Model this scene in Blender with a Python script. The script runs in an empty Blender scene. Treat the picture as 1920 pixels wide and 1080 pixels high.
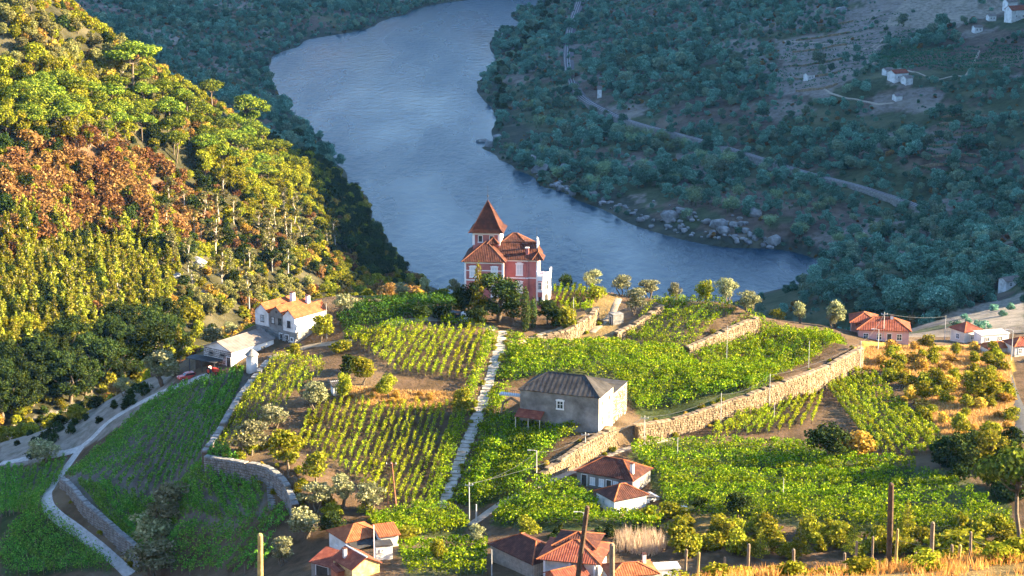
import bpy, math, random
import numpy as np
from mathutils import Vector, Matrix

SC = bpy.context.scene
COL = SC.collection
R = math.radians
rng = np.random.default_rng(11)
random.seed(11)

# ------------------------------------------------------------------ camera
CAMZ, PITCH, FPX = 200.0, R(14.0), 3800.0
cd = bpy.data.cameras.new('camera')
cd.sensor_width = 36.0
cd.lens = FPX / 1920 * 36.0
cd.clip_start = 1.0
cd.clip_end = 9000.0
cam = bpy.data.objects.new('camera', cd)
cam.location = (0, 0, CAMZ)
cam.rotation_euler = (R(90) - PITCH, 0, 0)
COL.objects.link(cam)
SC.camera = cam

# ------------------------------------------------------------------ light
SUN_EL, SUN_AZ = R(20.0), R(88.0)          # azimuth clockwise from +Y: low sun from the right
W = bpy.data.worlds.new('World')
SC.world = W
W.use_nodes = True
nt = W.node_tree
bg = nt.nodes['Background']
sky = nt.nodes.new('ShaderNodeTexSky')
sky.sky_type = 'NISHITA'
sky.sun_disc = False
sky.sun_elevation = SUN_EL
sky.sun_rotation = SUN_AZ
sky.air_density = 1.0
sky.dust_density = 0.6
sky.ozone_density = 4.0
nt.links.new(sky.outputs[0], bg.inputs[0])
bg.inputs[1].default_value = 0.088
sl = bpy.data.lights.new('sun', 'SUN')
sl.energy = 5.0
sl.angle = R(0.6)
sl.color = (1.0, 0.80, 0.50)
sun = bpy.data.objects.new('sun', sl)
sd = Vector((math.sin(SUN_AZ) * math.cos(SUN_EL), math.cos(SUN_AZ) * math.cos(SUN_EL), math.sin(SUN_EL)))
sun.rotation_euler = sd.to_track_quat('Z', 'Y').to_euler()
sun.location = (300, 200, 300)
COL.objects.link(sun)
SC.view_settings.view_transform = 'Standard'
SC.view_settings.look = 'None'
SC.view_settings.exposure = 2.9
SC.view_settings.gamma = 1.0
SC.view_settings.use_curve_mapping = False
SC.render.engine = 'CYCLES'
SC.cycles.use_denoising = True
SC.cycles.max_bounces = 6
SC.cycles.diffuse_bounces = 2
SC.cycles.transparent_max_bounces = 8
SC.cycles.volume_bounces = 0
SC.cycles.use_adaptive_sampling = True
SC.cycles.adaptive_threshold = 0.02

# ------------------------------------------------------------------ helpers: names, meshes
def tag(o, label=None, cat=None, group=None, kind=None):
    if label: o['label'] = label
    if cat: o['category'] = cat
    if group: o['group'] = group
    if kind: o['kind'] = kind
    return o

def empty(name, loc=(0, 0, 0), rz=0.0):
    o = bpy.data.objects.new(name, None)
    o.empty_display_size = 0.3
    o.location = loc
    o.rotation_euler = (0, 0, rz)
    COL.objects.link(o)
    return o

def mesh_data(name, v, faces, mats, fm=None, smooth=False):
    me = bpy.data.meshes.new(name)
    v = np.asarray(v, dtype=np.float32).reshape(-1, 3)
    if isinstance(faces, np.ndarray):
        n, k = faces.shape
        me.vertices.add(len(v)); me.vertices.foreach_set('co', v.ravel())
        me.loops.add(n * k); me.loops.foreach_set('vertex_index', faces.astype(np.int32).ravel())
        me.polygons.add(n); me.polygons.foreach_set('loop_start', np.arange(0, n * k, k, dtype=np.int32))
        me.update(calc_edges=True)
    else:
        me.from_pydata(v.tolist(), [], faces)
        me.update()
    if not isinstance(mats, (list, tuple)): mats = [mats]
    for m in mats: me.materials.append(m)
    if fm is not None: me.polygons.foreach_set('material_index', np.asarray(fm, dtype=np.int32))
    if smooth: me.polygons.foreach_set('use_smooth', np.ones(len(me.polygons), dtype=bool))
    return me

def obj(name, me, parent=None, loc=None, rz=0.0):
    o = bpy.data.objects.new(name, me)
    COL.objects.link(o)
    if parent is not None: o.parent = parent
    if loc is not None: o.location = loc
    if rz: o.rotation_euler = (0, 0, rz)
    return o

class MB:
    """collects shapes for one mesh"""
    def __init__(s): s.v = []; s.f = []
    def add(s, vs, fs):
        b = len(s.v)
        s.v += [tuple(map(float, p)) for p in vs]
        s.f += [tuple(b + i for i in f) for f in fs]
        return s
    def box(s, x0, x1, y0, y1, z0, z1):
        return s.add([(x0, y0, z0), (x1, y0, z0), (x1, y1, z0), (x0, y1, z0), (x0, y0, z1), (x1, y0, z1), (x1, y1, z1), (x0, y1, z1)],
                     [(0, 3, 2, 1), (4, 5, 6, 7), (0, 1, 5, 4), (1, 2, 6, 5), (2, 3, 7, 6), (3, 0, 4, 7)])
    def prism(s, poly, z0, z1):
        n = len(poly)
        vs = [(p[0], p[1], z0) for p in poly] + [(p[0], p[1], z1) for p in poly]
        fs = [tuple(range(n - 1, -1, -1)), tuple(range(n, 2 * n))] + [(i, (i + 1) % n, n + (i + 1) % n, n + i) for i in range(n)]
        return s.add(vs, fs)
    def tube(s, pts, rads, k=6, cap=True):
        pts = [Vector(p) for p in pts]
        if not hasattr(rads, '__len__'): rads = [rads] * len(pts)
        rings = []
        for i, p in enumerate(pts):
            d = (pts[min(i + 1, len(pts) - 1)] - pts[max(i - 1, 0)]).normalized()
            a = Vector((0, 0, 1)) if abs(d.z) < .9 else Vector((1, 0, 0))
            u = d.cross(a).normalized(); w = d.cross(u)
            rings.append([p + (u * math.cos(2 * math.pi * j / k) + w * math.sin(2 * math.pi * j / k)) * rads[i] for j in range(k)])
        vs = [q for r in rings for q in r]; fs = []
        for i in range(len(pts) - 1):
            for j in range(k):
                fs.append((i * k + j, i * k + (j + 1) % k, (i + 1) * k + (j + 1) % k, (i + 1) * k + j))
        if cap:
            fs.append(tuple(range(k))[::-1]); fs.append(tuple((len(pts) - 1) * k + j for j in range(k)))
        return s.add(vs, fs)
    def build(s, name, mat, parent=None, loc=None, smooth=False):
        return obj(name, mesh_data(name, s.v, s.f, mat, smooth=smooth), parent, loc)

# ------------------------------------------------------------------ helpers: materials
def new_mat(name):
    m = bpy.data.materials.new(name); m.use_nodes = True
    n = m.node_tree; n.nodes.clear()
    out = n.nodes.new('ShaderNodeOutputMaterial')
    return m, n, out

def N(n, typ, **kw):
    x = n.nodes.new(typ)
    for k, v in kw.items(): setattr(x, k, v)
    return x

def mixc(n, fac, a, b, blend='MIX'):
    x = n.nodes.new('ShaderNodeMix'); x.data_type = 'RGBA'; x.blend_type = blend
    for sock, val in ((x.inputs['Factor'], fac), (x.inputs['A'], a), (x.inputs['B'], b)):
        pass
    ins = [i for i in x.inputs if i.enabled]
    for i, val in zip(ins, (fac, a, b)):
        if hasattr(val, 'links') or hasattr(val, 'is_linked'): n.links.new(val, i)
        elif isinstance(val, (int, float)): i.default_value = val
        else: i.default_value = (*val[:3], 1)
    return [o for o in x.outputs if o.enabled][0]

def noise(n, scale, detail=4.0, rough=.55, coord='Object', dist=0.0, loc=None):
    t = N(n, 'ShaderNodeTexNoise'); t.inputs['Scale'].default_value = scale
    t.inputs['Detail'].default_value = detail; t.inputs['Roughness'].default_value = rough
    t.inputs['Distortion'].default_value = dist
    if coord == 'World':
        g = N(n, 'ShaderNodeNewGeometry'); n.links.new(g.outputs['Position'], t.inputs['Vector'])
    else:
        c = N(n, 'ShaderNodeTexCoord'); n.links.new(c.outputs[coord], t.inputs['Vector'])
    return t

def ramp(n, fac, stops):
    r = N(n, 'ShaderNodeValToRGB')
    cr = r.color_ramp
    while len(cr.elements) < len(stops): cr.elements.new(.5)
    for e, (p, c) in zip(cr.elements, stops):
        e.position = p; e.color = (*c, 1) if len(c) == 3 else c
    n.links.new(fac, r.inputs[0])
    return r.outputs[0]

def surf_mat(name, c1, c2, scale=1.5, rough=.85, bump=.3, bscale=None, spec=.25, coord='World', c3=None, metallic=0.0):
    """two or three tones broken up by noise, fine relief"""
    m, n, out = new_mat(name)
    b = N(n, 'ShaderNodeBsdfPrincipled')
    t = noise(n, scale, 6, .62, coord)
    col = ramp(n, t.outputs[0], [(.34, c1), (.66, c2)] if c3 is None else [(.3, c1), (.5, c2), (.68, c3)])
    n.links.new(col, b.inputs['Base Color'])
    b.inputs['Roughness'].default_value = rough
    b.inputs['Specular IOR Level'].default_value = spec
    b.inputs['Metallic'].default_value = metallic
    if bump:
        t2 = noise(n, bscale or scale * 4, 5, .6, coord)
        bp = N(n, 'ShaderNodeBump'); bp.inputs['Strength'].default_value = bump; bp.inputs['Distance'].default_value = .1
        n.links.new(t2.outputs[0], bp.inputs['Height']); n.links.new(bp.outputs[0], b.inputs['Normal'])
    n.links.new(b.outputs[0], out.inputs[0])
    return m

def leaf_mat(name, a, b, c=None, trans=.3, vary=.35):
    """leaves: tone varies from leaf to leaf and from plant to plant, light passes through"""
    m, n, out = new_mat(name)
    g = N(n, 'ShaderNodeNewGeometry')
    oi = N(n, 'ShaderNodeObjectInfo')
    col = ramp(n, g.outputs['Random Per Island'], [(0.0, a), (.75, b), (1.0, c or b)])
    hs = N(n, 'ShaderNodeHueSaturation')
    mr = N(n, 'ShaderNodeMapRange')
    mr.inputs['To Min'].default_value = 1 - vary; mr.inputs['To Max'].default_value = 1 + vary
    n.links.new(oi.outputs['Random'], mr.inputs['Value']); n.links.new(mr.outputs[0], hs.inputs['Value'])
    mh = N(n, 'ShaderNodeMath', operation='MULTIPLY_ADD'); mh.inputs[1].default_value = .035; mh.inputs[2].default_value = .465
    n.links.new(oi.outputs['Random'], mh.inputs[0]); n.links.new(mh.outputs[0], hs.inputs['Hue'])
    n.links.new(col, hs.inputs['Color'])
    d = N(n, 'ShaderNodeBsdfDiffuse'); t = N(n, 'ShaderNodeBsdfTranslucent'); x = N(n, 'ShaderNodeMixShader')
    n.links.new(hs.outputs[0], d.inputs[0]); n.links.new(hs.outputs[0], t.inputs[0])
    x.inputs[0].default_value = trans
    n.links.new(d.outputs[0], x.inputs[1]); n.links.new(t.outputs[0], x.inputs[2]); n.links.new(x.outputs[0], out.inputs[0])
    return m

# ------------------------------------------------------------------ terrain: a height field through surveyed points
def tanpy(py): return np.tan(PITCH - np.arctan(-(np.asarray(py, float) - 540) / FPX))

def ray(px, py, Y):
    """world point on the sight line through photo point (px, py) at ground distance Y"""
    u = (px - 960) / FPX; v = -(py - 540) / FPX
    t = Y / (math.cos(PITCH) + v * math.sin(PITCH))
    return np.array([t * u, Y, CAMZ + t * (-math.sin(PITCH) + v * math.cos(PITCH))])

# walls that hold up terraces: (photo x, y, distance) along the foot, wall height along it, how far the terrace stays raised; uphill is to the LEFT of the direction of travel
WALLS = {
 'road_wall':   dict(p=[(1612, 692, 392), (1500, 745, 374), (1400, 778, 364), (1300, 803, 357), (1192, 828, 350)], h=[4.2, 4.4, 3.4, 3.0, 3.0], L=22, flip=1),
 'house_wall':  dict(p=[(1150, 838, 347), (1080, 872, 339), (1012, 903, 331)], h=[3.6, 3.0, .9], L=14, flip=1),
 'terrace_wall': dict(p=[(1418, 632, 405), (1350, 648, 398), (1288, 668, 392)], h=[3.4, 2.2, .8], L=18, flip=1),
 'track_wall':  dict(p=[(1240, 588, 410), (1200, 612, 404), (1152, 640, 398)], h=[2.4, 2.0, 1.0], L=12, flip=1),
 'garden_wall': dict(p=[(1117, 598, 408), (1110, 615, 404), (1085, 628, 400), (1062, 636, 397), (1005, 645, 394)], h=[2.6, 2.8, 2.4, 1.2, .6], L=12, flip=1),
 'field_wall':  dict(p=[(505, 692, 381), (470, 740, 370), (430, 800, 358), (386, 862, 345)], h=[1.2, 1.6, 1.6, 1.4], L=12, flip=-1),
 'bend_wall':   dict(p=[(386, 866, 344), (440, 868, 342), (500, 890, 338), (540, 930, 331), (556, 968, 325)], h=[1.0, 1.7, 2.1, 2.1, 1.2], L=14, flip=-1),
 'lane_wall':   dict(p=[(118, 905, 372), (160, 960, 362), (215, 1010, 355), (252, 1050, 350), (270, 1080, 345)], h=[.5, 1.0, 1.2, 1.2, 1.2], L=14, flip=-1),
}
for w in WALLS.values():
    w['xyz'] = np.array([ray(*q) for q in w['p']])

def raise_field(x, y):
    x = np.asarray(x, float); y = np.asarray(y, float)
    tot = np.zeros_like(x)
    for w in WALLS.values():
        P = w['xyz']; H = np.array(w['h'])
        best = np.full(x.shape, 1e9); sgn = np.zeros_like(x); hh = np.zeros_like(x); end = np.zeros_like(x)
        for i in range(len(P) - 1):
            a = P[i, :2]; b = P[i + 1, :2]; d = b - a; L = np.hypot(*d)
            tr = ((x - a[0]) * d[0] + (y - a[1]) * d[1]) / L ** 2
            t = np.clip(tr, 0, 1)
            dx = x - a[0] - t * d[0]; dy = y - a[1] - t * d[1]
            r = np.hypot(dx, dy)
            s = (d[0] * (y - a[1]) - d[1] * (x - a[0])) / L
            k = r < best
            best = np.where(k, r, best); sgn = np.where(k, s, sgn); hh = np.where(k, H[i] + t * (H[i + 1] - H[i]), hh)
            ov = np.zeros_like(x)
            if i == 0: ov = np.maximum(ov, -tr * L)
            if i == len(P) - 2: ov = np.maximum(ov, (tr - 1) * L)
            end = np.where(k, np.maximum(ov, 0), end)
        s = -sgn * w['flip']          # > 0 uphill of the wall
        up = np.clip((s - .15) / .5, 0, 1)
        tot += np.where(s > 0, hh * up * np.exp(-(best / w['L']) ** 2) * np.exp(-(end / 3.0) ** 2), 0)
    return tot

CP = []   # control points x, y, z
def cY(px, py, Y): CP.append(tuple(ray(px, py, Y)))
def cZ(px, py, z): CP.append(tuple(ray(px, py, (CAMZ - z) / float(tanpy(py)))))
def cW(x, y, z): CP.append((x, y, z))
# left shore, far to near
for p in [(880, 0), (760, 27), (640, 64), (560, 88), (510, 108), (496, 130), (505, 155), (530, 195), (548, 240), (590, 290), (650, 350), (690, 420), (725, 470), (765, 522)]: cZ(*p, 0)
# right shore
for p in [(1035, 0), (985, 50), (928, 130), (920, 200), (921, 245), (900, 277), (935, 300), (965, 318), (1010, 348), (1080, 375), (1150, 402), (1250, 442), (1380, 466), (1540, 492)]: cZ(*p, 0)
# river bed
for p in [(950, 10), (800, 60), (620, 110), (700, 160), (850, 130), (600, 200), (750, 260), (860, 240), (680, 300), (800, 340), (900, 340), (740, 400), (850, 430), (980, 400), (820, 500), (1000, 480), (1150, 470), (1280, 500), (1420, 500), (1100, 540), (1300, 550), (1460, 540)]: cZ(*p, -6)
# left hill
for p in [(450, 235, 850), (300, 155, 750), (200, 85, 700), (80, 20, 650), (0, 160, 620), (150, 200, 660), (0, 300, 560), (200, 300, 600), (400, 300, 700), (350, 450, 640),
          (200, 450, 580), (0, 450, 530), (500, 400, 760), (650, 450, 795), (600, 400, 830), (560, 335, 860), (640, 345, 985), (450, 560, 600), (600, 545, 660), (700, 530, 740), (300, 600, 560), (200, 655, 520), (0, 650, 495)]: cY(*p)
cW(-220, 600, 150); cW(-330, 700, 210); cW(-260, 480, 118); cW(-300, 900, 150); cW(-160, 960, 58); cW(-210, 1100, 45)
cW(-125, 460, 46); cW(-85, 490, 40); cW(-40, 540, 32); cW(-160, 440, 55)
# far left bank
for p in [(300, 100, 1400), (100, 35, 1500), (300, 30, 1600), (500, 62, 1640), (400, 105, 1440), (450, 200, 1150), (400, 185, 1150), (530, 272, 1080), (300, 62, 1500), (600, 30, 1720), (200, 60, 1300)]: cY(*p)
cW(-700, 1600, 190); cW(-600, 1300, 170); cW(-500, 1150, 140); cW(-500, 1900, 60); cW(-150, 2100, 40); cW(-800, 2300, 260); cW(-300, 2600, 200); cW(0, 2700, 190); cW(300, 2600, 240)
# right bank
for p in [(1840, 470), (1750, 400), (1630, 355), (1500, 320), (1340, 270), (1190, 230), (1130, 205), (1075, 170), (1062, 100), (1072, 40), (1090, 0)]: cZ(*p, 12)
for p in [(1600, 565, 700), (1560, 525, 760), (1750, 450, 790), (1650, 430, 850), (1900, 400, 850), (1900, 300, 950), (1700, 300, 970), (1900, 200, 1040), (1650, 200, 1080), (1680, 148, 1110),
          (1900, 100, 1180), (1650, 100, 1220), (1400, 200, 1120), (1300, 150, 1220), (1200, 100, 1340), (1150, 50, 1540), (1300, 50, 1430), (1500, 50, 1330), (1900, 10, 1300), (1500, 5, 1480),
          (1400, 320, 1010), (1100, 260, 1140), (1000, 200, 1235), (1010, 100, 1480), (1300, 380, 935), (1450, 420, 890), (1700, 565, 600), (1850, 592, 520), (1900, 575, 520), (1800, 505, 680), (1770, 600, 500)]: cY(*p)
cW(330, 1400, 110); cW(350, 1000, 70); cW(330, 750, 75); cW(260, 560, 90); cW(250, 450, 98); cW(200, 2000, 60); cW(300, 2200, 110); cW(420, 1700, 160); cW(260, 300, 112); cW(150, 480, 78)
# behind the estate down to the river
for p in [(-60, 480, 62), (0, 490, 64), (60, 495, 54), (110, 500, 56), (-30, 560, 30), (30, 580, 22), (90, 590, 22), (140, 580, 38), (20, 660, -3), (90, 680, -3), (130, 680, 6), (-30, 640, 10)]: cW(*p)
# estate hill
EST = [(600, 562, 408), (570, 640, 395), (440, 692, 382), (370, 700, 385), (500, 690, 381), (700, 590, 402), (860, 600, 400), (960, 600, 402), (1060, 590, 408), (1100, 545, 428), (960, 560, 418),
       (700, 628, 390), (900, 632, 390), (660, 700, 372), (880, 714, 371), (750, 740, 365), (600, 755, 360), (860, 760, 360), (730, 945, 328), (570, 850, 345), (840, 850, 344), (450, 825, 351), (550, 700, 374), (640, 905, 335),
       (830, 955, 326), (880, 985, 321), (1160, 968, 317), (1150, 902, 331), (1010, 905, 330), (1175, 836, 349), (1192, 828, 350), (1300, 803, 357), (1400, 778, 364), (1500, 745, 374), (1612, 692, 392),
       (1000, 850, 341), (930, 850, 343), (1000, 780, 357), (1130, 660, 384), (1000, 700, 374), (1150, 700, 375), (1300, 720, 371), (1250, 780, 360.5), (1450, 690, 386), (1540, 640, 405), (1600, 640, 412), (1290, 622, 399), (1400, 588, 412), (1240, 575, 415), (1170, 570, 420), (1330, 572, 428), (1450, 600, 424), (1550, 610, 424), (1200, 640, 397),
       (1110, 610, 404), (1180, 610, 406),
       (1700, 700, 388), (1750, 800, 352), (1650, 770, 366), (1550, 840, 346), (1450, 870, 339), (1700, 900, 326), (1850, 900, 322), (1890, 720, 384), (1895, 650, 418), (1650, 630, 432), (1800, 640, 430), (1500, 960, 312), (1300, 960, 315), (1100, 1000, 304), (1030, 1070, 292), (650, 1060, 298), (1300, 1020, 301), (1600, 980, 308), (1850, 980, 306), (780, 1010, 314), (560, 990, 322)]
for p in EST: cY(*p)
# shaded fields on the left
for p in [(386, 875, 344), (440, 720, 380), (290, 742, 392), (130, 850, 392), (0, 872, 402), (250, 850, 372), (130, 905, 378), (300, 900, 362), (450, 900, 343), (520, 960, 329), (200, 1075, 345), (60, 1070, 352), (0, 960, 378), (400, 1000, 335), (480, 1060, 318), (330, 1075, 332), (100, 800, 425), (230, 735, 412), (0, 830, 425)]: cY(*p)
cW(-130, 320, 62); cW(-120, 380, 58); cW(-40, 280, 78)
# the near slope the photograph was taken from
for p in [(1667, 1075, 95), (1300, 1085, 95), (1905, 1035, 98), (1480, 1080, 95)]: cY(*p)
for p in [(0, -40, 206), (-60, 0, 200), (60, 0, 196), (0, 5, 196), (-100, 60, 168), (100, 60, 171), (-20, 95, 153), (-90, 110, 140), (20, 108, 152), (50, 112, 152), (25, 140, 128), (-30, 140, 124), (70, 150, 132), (0, 200, 98), (60, 200, 104), (-80, 200, 92), (110, 220, 108), (20, 250, 86), (80, 255, 90), (-30, 250, 84), (130, 130, 160), (0, 45, 174), (30, 60, 166), (60, 70, 164), (-50, 50, 168)]: cW(*p)

for w in WALLS.values():
    for q in w['xyz']: CP.append(tuple(q))
_u = []
for c in CP:
    if all((c[0] - d[0]) ** 2 + (c[1] - d[1]) ** 2 > 1.0 for d in _u): _u.append(c)
CP = np.array(_u)
CPZ = CP[:, 2] - raise_field(CP[:, 0], CP[:, 1])
def phi(r2): return np.sqrt(r2 + 36.0)
_n = len(CP)
_d2 = (CP[:, None, 0] - CP[None, :, 0]) ** 2 + (CP[:, None, 1] - CP[None, :, 1]) ** 2
_A = np.zeros((_n + 3, _n + 3)); _A[:_n, :_n] = phi(_d2) - np.eye(_n) * .8
_A[:_n, _n] = 1; _A[:_n, _n + 1] = CP[:, 0] / 500; _A[:_n, _n + 2] = CP[:, 1] / 500
_A[_n:, :_n] = _A[:_n, _n:].T
_w = np.linalg.solve(_A, np.concatenate([CPZ, [0, 0, 0]]))

def sstep(a, b, x):
    t = np.clip((x - a) / (b - a), 0, 1); return t * t * (3 - 2 * t)

_perm = np.random.default_rng(5).random((256, 256)).astype(np.float32)
def vnoise(x, y):
    xi = np.floor(x).astype(int); yi = np.floor(y).astype(int); fx = x - xi; fy = y - yi
    fx = fx * fx * (3 - 2 * fx); fy = fy * fy * (3 - 2 * fy)
    g = lambda i, j: _perm[(xi + i) & 255, (yi + j) & 255]
    return (g(0, 0) * (1 - fx) * (1 - fy) + g(1, 0) * fx * (1 - fy) + g(0, 1) * (1 - fx) * fy + g(1, 1) * fx * fy) * 2 - 1
def fbm(x, y, o=4):
    s = np.zeros_like(x); a = 1.0
    for k in range(o):
        s += a * vnoise(x * 2 ** k + 17 * k, y * 2 ** k + 31 * k); a *= .5
    return s

def height_raw(x, y):
    sh = x.shape; x = x.ravel(); y = y.ravel(); z = np.empty_like(x)
    for i in range(0, len(x), 20000):
        a = x[i:i + 20000, None]; b = y[i:i + 20000, None]
        z[i:i + 20000] = phi((a - CP[None, :, 0]) ** 2 + (b - CP[None, :, 1]) ** 2) @ _w[:_n] + _w[_n] + _w[_n + 1] * a[:, 0] / 500 + _w[_n + 2] * b[:, 0] / 500
    # the mountain on the right, out of the picture, that keeps the river in shade
    xa = np.maximum(250, .28 * y)
    far = sstep(430, 560, y) * sstep(0, 300, x - xa)
    mz = 250 + 200 * sstep(820, 1150, y)
    z = z * (1 - far) + np.maximum(z, mz + 25 * fbm(x / 160, y / 160)) * far
    # outside the surveyed ground ease to plausible hills
    away = np.clip((np.abs(x) - 420) / 500, 0, 1)
    z = z * (1 - away) + np.maximum(np.clip(z, 30, 460), 60) * away
    rough = .08 + 1.3 * sstep(450, 560, y) * sstep(3, 14, z)
    z = z + rough * fbm(x / 22, y / 22)
    z = z + raise_field(x, y) if True else z
    return z.reshape(sh)

YV = np.concatenate([np.arange(-60, 84, 6), np.arange(84, 125, 1.0), np.arange(125, 262, 4), np.arange(262, 445, .9), np.arange(445, 700, 2.2), np.arange(700, 1300, 4), np.arange(1300, 2100, 7), np.arange(2100, 3200, 70)])
_in = np.linspace(-.25, .25, 330)
_ex = .25 + (1.0 - .25) * (np.linspace(0, 1, 34)[1:]) ** 2
UV = np.concatenate([-_ex[::-1], _in, _ex])
GY, GU = np.meshgrid(YV, UV, indexing='ij')
GX = GU * (GY + 160)
GZ = height_raw(GX, GY)

def H(x, y):
    """ground height, read off the terrain mesh"""
    x = np.asarray(x, float); y = np.asarray(y, float)
    i = np.clip(np.searchsorted(YV, y) - 1, 0, len(YV) - 2); fy = np.clip((y - YV[i]) / (YV[i + 1] - YV[i]), 0, 1)
    u = x / (y + 160)
    j = np.clip(np.searchsorted(UV, u) - 1, 0, len(UV) - 2); fx = np.clip((u - UV[j]) / (UV[j + 1] - UV[j]), 0, 1)
    return (GZ[i, j] * (1 - fy) * (1 - fx) + GZ[i + 1, j] * fy * (1 - fx) + GZ[i, j + 1] * (1 - fy) * fx + GZ[i + 1, j + 1] * fy * fx)

_YS = {}
def at(px, py, ymin=255.0):
    """ground point seen at photo point (px, py), first hit past ymin"""
    if ymin not in _YS: _YS[ymin] = np.concatenate([np.arange(ymin, 450, .35), np.arange(450, 1000, 1.0), np.arange(1000, 2100, 2.5)])
    ys = _YS[ymin]
    u = (px - 960) / FPX; v = -(py - 540) / FPX
    t = ys / (math.cos(PITCH) + v * math.sin(PITCH))
    xs = t * u; zs = CAMZ + t * (-math.sin(PITCH) + v * math.cos(PITCH))
    g = H(xs, ys)
    k = np.nonzero(zs <= g)[0]
    k = k[0] if len(k) else len(ys) - 1
    return Vector((xs[k], ys[k], max(g[k], zs[k])))

def ground(x, y): return Vector((x, y, float(H(x, y))))
def project(x, y, z):
    dx, dy, dz = x, y, z - CAMZ
    dep = dy * math.cos(PITCH) - dz * math.sin(PITCH)
    up = dy * math.sin(PITCH) + dz * math.cos(PITCH)
    return 960 + FPX * dx / dep, 540 - FPX * up / dep

def in_poly(x, y, poly):
    x = np.asarray(x, float); y = np.asarray(y, float)
    c = np.zeros(x.shape, bool); n = len(poly); j = n - 1
    for i in range(n):
        xi, yi = poly[i][0], poly[i][1]; xj, yj = poly[j][0], poly[j][1]
        if yi != yj:
            c ^= ((yi > y) != (yj > y)) & (x < (xj - xi) * (y - yi) / (yj - yi) + xi)
        j = i
    return c
def on_hill(px, py):
    """like at(), but never past the crest of the estate hill"""
    p = at(px, py)
    while p.y > 452 and py > 515: py += 1.5; p = at(px, py)
    return p
def wpoly(pix, ymin=255.0): return [at(p[0], p[1], ymin) for p in pix]
# ------------------------------------------------------------------ ground sheet, coloured by what covers it
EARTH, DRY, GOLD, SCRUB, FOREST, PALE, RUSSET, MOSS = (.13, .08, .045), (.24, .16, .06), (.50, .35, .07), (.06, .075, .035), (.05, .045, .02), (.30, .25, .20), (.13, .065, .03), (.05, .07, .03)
gc = np.empty(GX.shape + (3,), np.float32); gc[:] = SCRUB
gc[fbm(GX / 35, GY / 35) > .05] = (.12, .085, .065)
gc[fbm(GX / 50 + 40, GY / 50) > .55] = (.20, .165, .14)
def paint(pix, c, ymin=255.0, world=None):
    m = in_poly(GX, GY, world or wpoly(pix, ymin)); gc[m] = c
gc[GZ < 3] = (.045, .05, .035)
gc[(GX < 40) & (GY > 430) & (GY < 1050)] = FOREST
gc[(GY > 255) & (GY < 440) & (GX > -140) & (GX < 118)] = EARTH
gc[(GY < 255)] = DRY
paint([(20, 270), (180, 255), (330, 330), (420, 420), (330, 470), (150, 430), (0, 500)], RUSSET)
paint([(60, 640), (260, 580), (330, 640), (200, 680)], RUSSET)
paint([(0, 880), (0, 810), (120, 770), (250, 715), (330, 715), (300, 745), (150, 845)], PALE)
paint([(640, 725), (860, 735), (860, 765), (640, 752)], DRY)
paint([(1120, 545), (1230, 560), (1150, 640), (1040, 640), (1000, 625), (1100, 590)], DRY)
paint([(1620, 640), (1900, 640), (1900, 850), (1770, 830), (1680, 690), (1600, 690)], GOLD)
paint([(1240, 960), (1420, 960), (1400, 1010), (1240, 1020)], DRY)
paint([(1770, 590), (1919, 545), (1919, 610), (1800, 625)], PALE)
paint([(1455, 75), (1570, 60), (1600, 15), (1720, 0), (1840, 5), (1700, 78), (1650, 92), (1640, 120), (1600, 152), (1560, 168), (1500, 155), (1465, 115)], (.22, .18, .155))
paint([(120, 900), (300, 745), (470, 700), (395, 870), (500, 930), (490, 965), (420, 1000), (250, 1060), (130, 920)], (.20, .165, .14))
paint([(0, 885), (125, 862), (80, 940), (0, 970)], (.20, .165, .14))
paint([(1700, 0), (1919, 0), (1800, 50), (1650, 50)], PALE)
paint([(1450, 130), (1560, 130), (1560, 190), (1450, 175)], (.22, .18, .155))
for pp in ([(962, 690), (985, 652), (1010, 648), (1130, 644), (1285, 672), (1340, 707), (1470, 692), (1440, 728), (1330, 770), (1212, 794), (1175, 745), (1145, 712), (1000, 706), (955, 716)],
           [(905, 830), (948, 785), (1085, 790), (1015, 862), (960, 930), (885, 960), (862, 945)], [(965, 930), (1012, 908), (1078, 912), (1130, 970), (1250, 966), (1240, 992), (1050, 1000), (915, 985)],
           [(1175, 852), (1240, 828), (1330, 832), (1530, 840), (1640, 866), (1780, 884), (1890, 940), (1900, 1000), (1700, 1005), (1500, 990), (1250, 960), (1195, 870)],
           [(690, 985), (740, 957), (830, 952), (880, 985), (860, 1008), (700, 1008)], [(742, 1030), (915, 1022), (912, 1079), (760, 1079)], [(1, 960), (72, 958), (118, 985), (188, 1045), (215, 1079), (1, 1079)]):
    paint(pp, (.055, .07, .02))      # weeds and grass under the trellises
gv = np.stack([GX, GY, GZ], -1).reshape(-1, 3)
ni, nj = GX.shape
ii, jj = np.meshgrid(np.arange(ni - 1), np.arange(nj - 1), indexing='ij')
a = (ii * nj + jj).ravel()
gf = np.stack([a, a + 1, a + nj + 1, a + nj], 1)

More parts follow.
